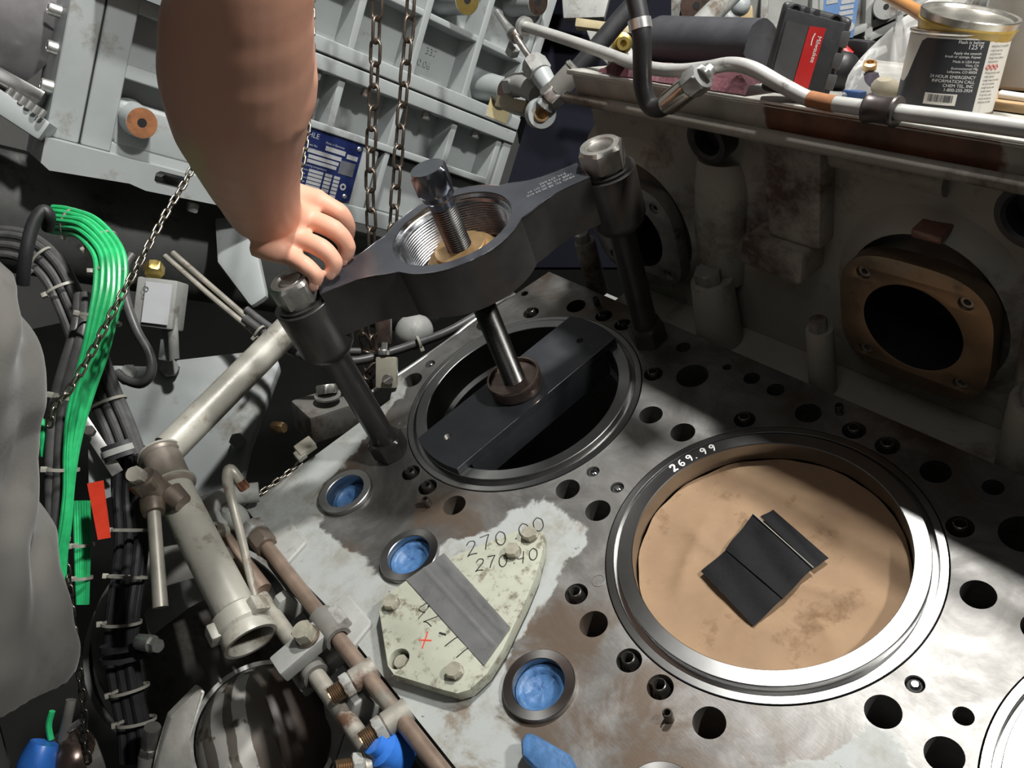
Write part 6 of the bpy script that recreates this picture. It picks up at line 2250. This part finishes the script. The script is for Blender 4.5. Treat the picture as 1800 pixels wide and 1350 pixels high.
def rbox(name, u0, v0, u1, v1, wid, h0, h1, m=None, bev=.004):
    a0, a1 = rloc(u0, v0), rloc(u1, v1)
    c = RO_ + rx * ((a0[0] + a1[0]) / 2) + ry * ((a0[1] + a1[1]) / 2) + rn * ((h0 + h1) / 2)
    dv = rx * (a1[0] - a0[0]) + ry * (a1[1] - a0[1])
    L_ = dv.length
    dv.normalize()
    return B().box(c, (L_, wid, h1 - h0), (dv, rn.cross(dv), rn)).build(name, m or GREYP2, rh, bev=bev)


ctr = rloc(1330, 20)
B().box(RO_ + rx * ctr[0] + ry * (ctr[1]) - rn * .09, (1.15, .42, .03), RAX).build('housing_panel', GREYP2, rh, bev=.004)
for u0, v0, u1, v1 in ((1345, 60, 1420, 20), (1350, 120, 1660, -10), (1460, 130, 1560, 85), (1520, 70, 1620, 22)):
    rbox('slant_rib', u0, v0, u1, v1, .016, -.08, .0)
for u in (1340, 1430, 1525, 1578):
    rbox('upright_rib', u, 110, u + 6, -40, .016, -.08, .0)
for u, v, r in ((1555, 12, .024), (1225, 10, .034), (1755, 8, .026)):
    a = rloc(u, v)
    c = RO_ + rx * a[0] + ry * a[1]
    bo = B().lathe([(r * 1.15, -.08), (r, .02), (.0001, .021)], c, rn, 32).build('round_boss', GREYP2 if r != .034 else BROWNST, rh)
    B().cyl(c + rn * .018, c + rn * .022, r * .22, n=16).build('boss_hole', DARK, bo)
a = rloc(1312, 28)
B().box(RO_ + rx * a[0] + ry * a[1] + rn * .01, (.028, .040, .03), RAX).build('tan_lug', mat('tan_paint', (.50, .38, .20), .5, 0, .15, 40), rh, bev=.008)
B().tube([far(1215, 60, 1.50), far(1255, 20, 1.52), far(1300, -25, 1.55)], .020, 20, 2).build('rear_pipe', GREYP2, rh)
B().ball(far(1302, 10, 1.66), .020, 18).build('round_cap', GREYP, rh)
B().ball(far(1276, 30, 1.66), .015, 16, (1.3, .8, .8)).build('round_cap', GREYP, rh)
# blue and white notice on it
nt = thing('blue_notice', 'blue and white printed notice plate on the rear housing, right of the battery', 'notice', far(1490, 70, 1.66))
a0, a1, a2, a3 = [rloc(u, v) for u, v in ((1450, 8), (1508, 0), (1500, 66), (1480, 62))]
q = [(a[0], a[1]) for a in (rloc(1447, -12), rloc(1510, -12), rloc(1498, 66), rloc(1484, 66), rloc(1446, 40))]
B().prism(q, 0, .003, RO_ + rn * .012, RAX).build('notice_plate', mat('notice_blue', (.12, .22, .42), .4, 0, .1, 40), nt)
for (u0, v0), (u1, v1) in (((1478, 4), (1500, 2)), ((1476, 14), (1498, 12)), ((1474, 24), (1497, 22)), ((1473, 34), (1496, 32)), ((1452, 4), (1470, 3))):
    p0, p1 = rloc(u0, v0), rloc(u1, v1)
    c = RO_ + rx * ((p0[0] + p1[0]) / 2) + ry * ((p0[1] + p1[1]) / 2) + rn * .0155
    B().box(c, (abs(p1[0] - p0[0]) + .002, .0075, .001), RAX).build('notice_field', PALE, nt)
a = rloc(1492, 47)
B().cyl(RO_ + rx * a[0] + ry * a[1] + rn * .0148, RO_ + rx * a[0] + ry * a[1] + rn * .0160, .009, n=20).build('notice_field', PALE, nt)

# dark sheet for the shaded gap, yellow rail and plug left of the sleeve
rc = thing('gap_shade_and_rail', 'dark sheet standing in for a shaded gap, tan rail and yellow plug behind the hoses', 'frame', far(1040, 160, 1.55))
GAP_SHADE = mat('navy_gap_shade', (.006, .0065, .012), .8, 0, .2, 20, spec=0.1)
slab(rc, 'gap_shade_sheet', [(955, -40), (1180, -40), (1180, 140), (1110, 200), (1090, 470), (850, 470), (890, 330), (930, 200)], [1.74, 1.72, 1.70, 1.68, 1.66, 1.66, 1.68, 1.72], .02, GAP_SHADE, 0)  # near-black slab added so the open gap looks shaded
slab(rc, 'tan_rail', [(1012, 30), (1170, 52), (1170, 66), (1010, 46)], [1.50, 1.46, 1.46, 1.50], .02, mat('tan_rail_paint', (.38, .32, .19), .5, 0, .2, 30), .003)
slab(rc, 'grey_bracket', [(1030, 52), (1100, 62), (1130, 125), (1085, 130), (1045, 90)], [1.46, 1.44, 1.42, 1.42, 1.45], .01, GREYP2, .003)
slab(rc, 'grey_panel', [(985, -40), (1080, -40), (1062, 30), (990, 32)], [1.62, 1.60, 1.60, 1.62], .02, GREYP2, .003)
B().lathe([(.0175, -.02), (.0175, .004), (.012, .006), (.011, .016), (.006, .016), (.005, .006), (.0001, .006)], far(1093, 76, 1.40), CAM - far(1093, 76, 1.4) + XX * .5, 24).build('yellow_plug', GOLD, rc)

# ================================================================== turn the engine frame upright
for _o in list(COL.objects):
    if _o.parent is not None or _o.type in ('CAMERA', 'LIGHT'):
        continue
    if _o.get('upright'):
        del _o['upright']
        continue
    _o.matrix_world = G @ (Matrix.LocRotScale(_o.location, _o.rotation_euler, _o.scale))
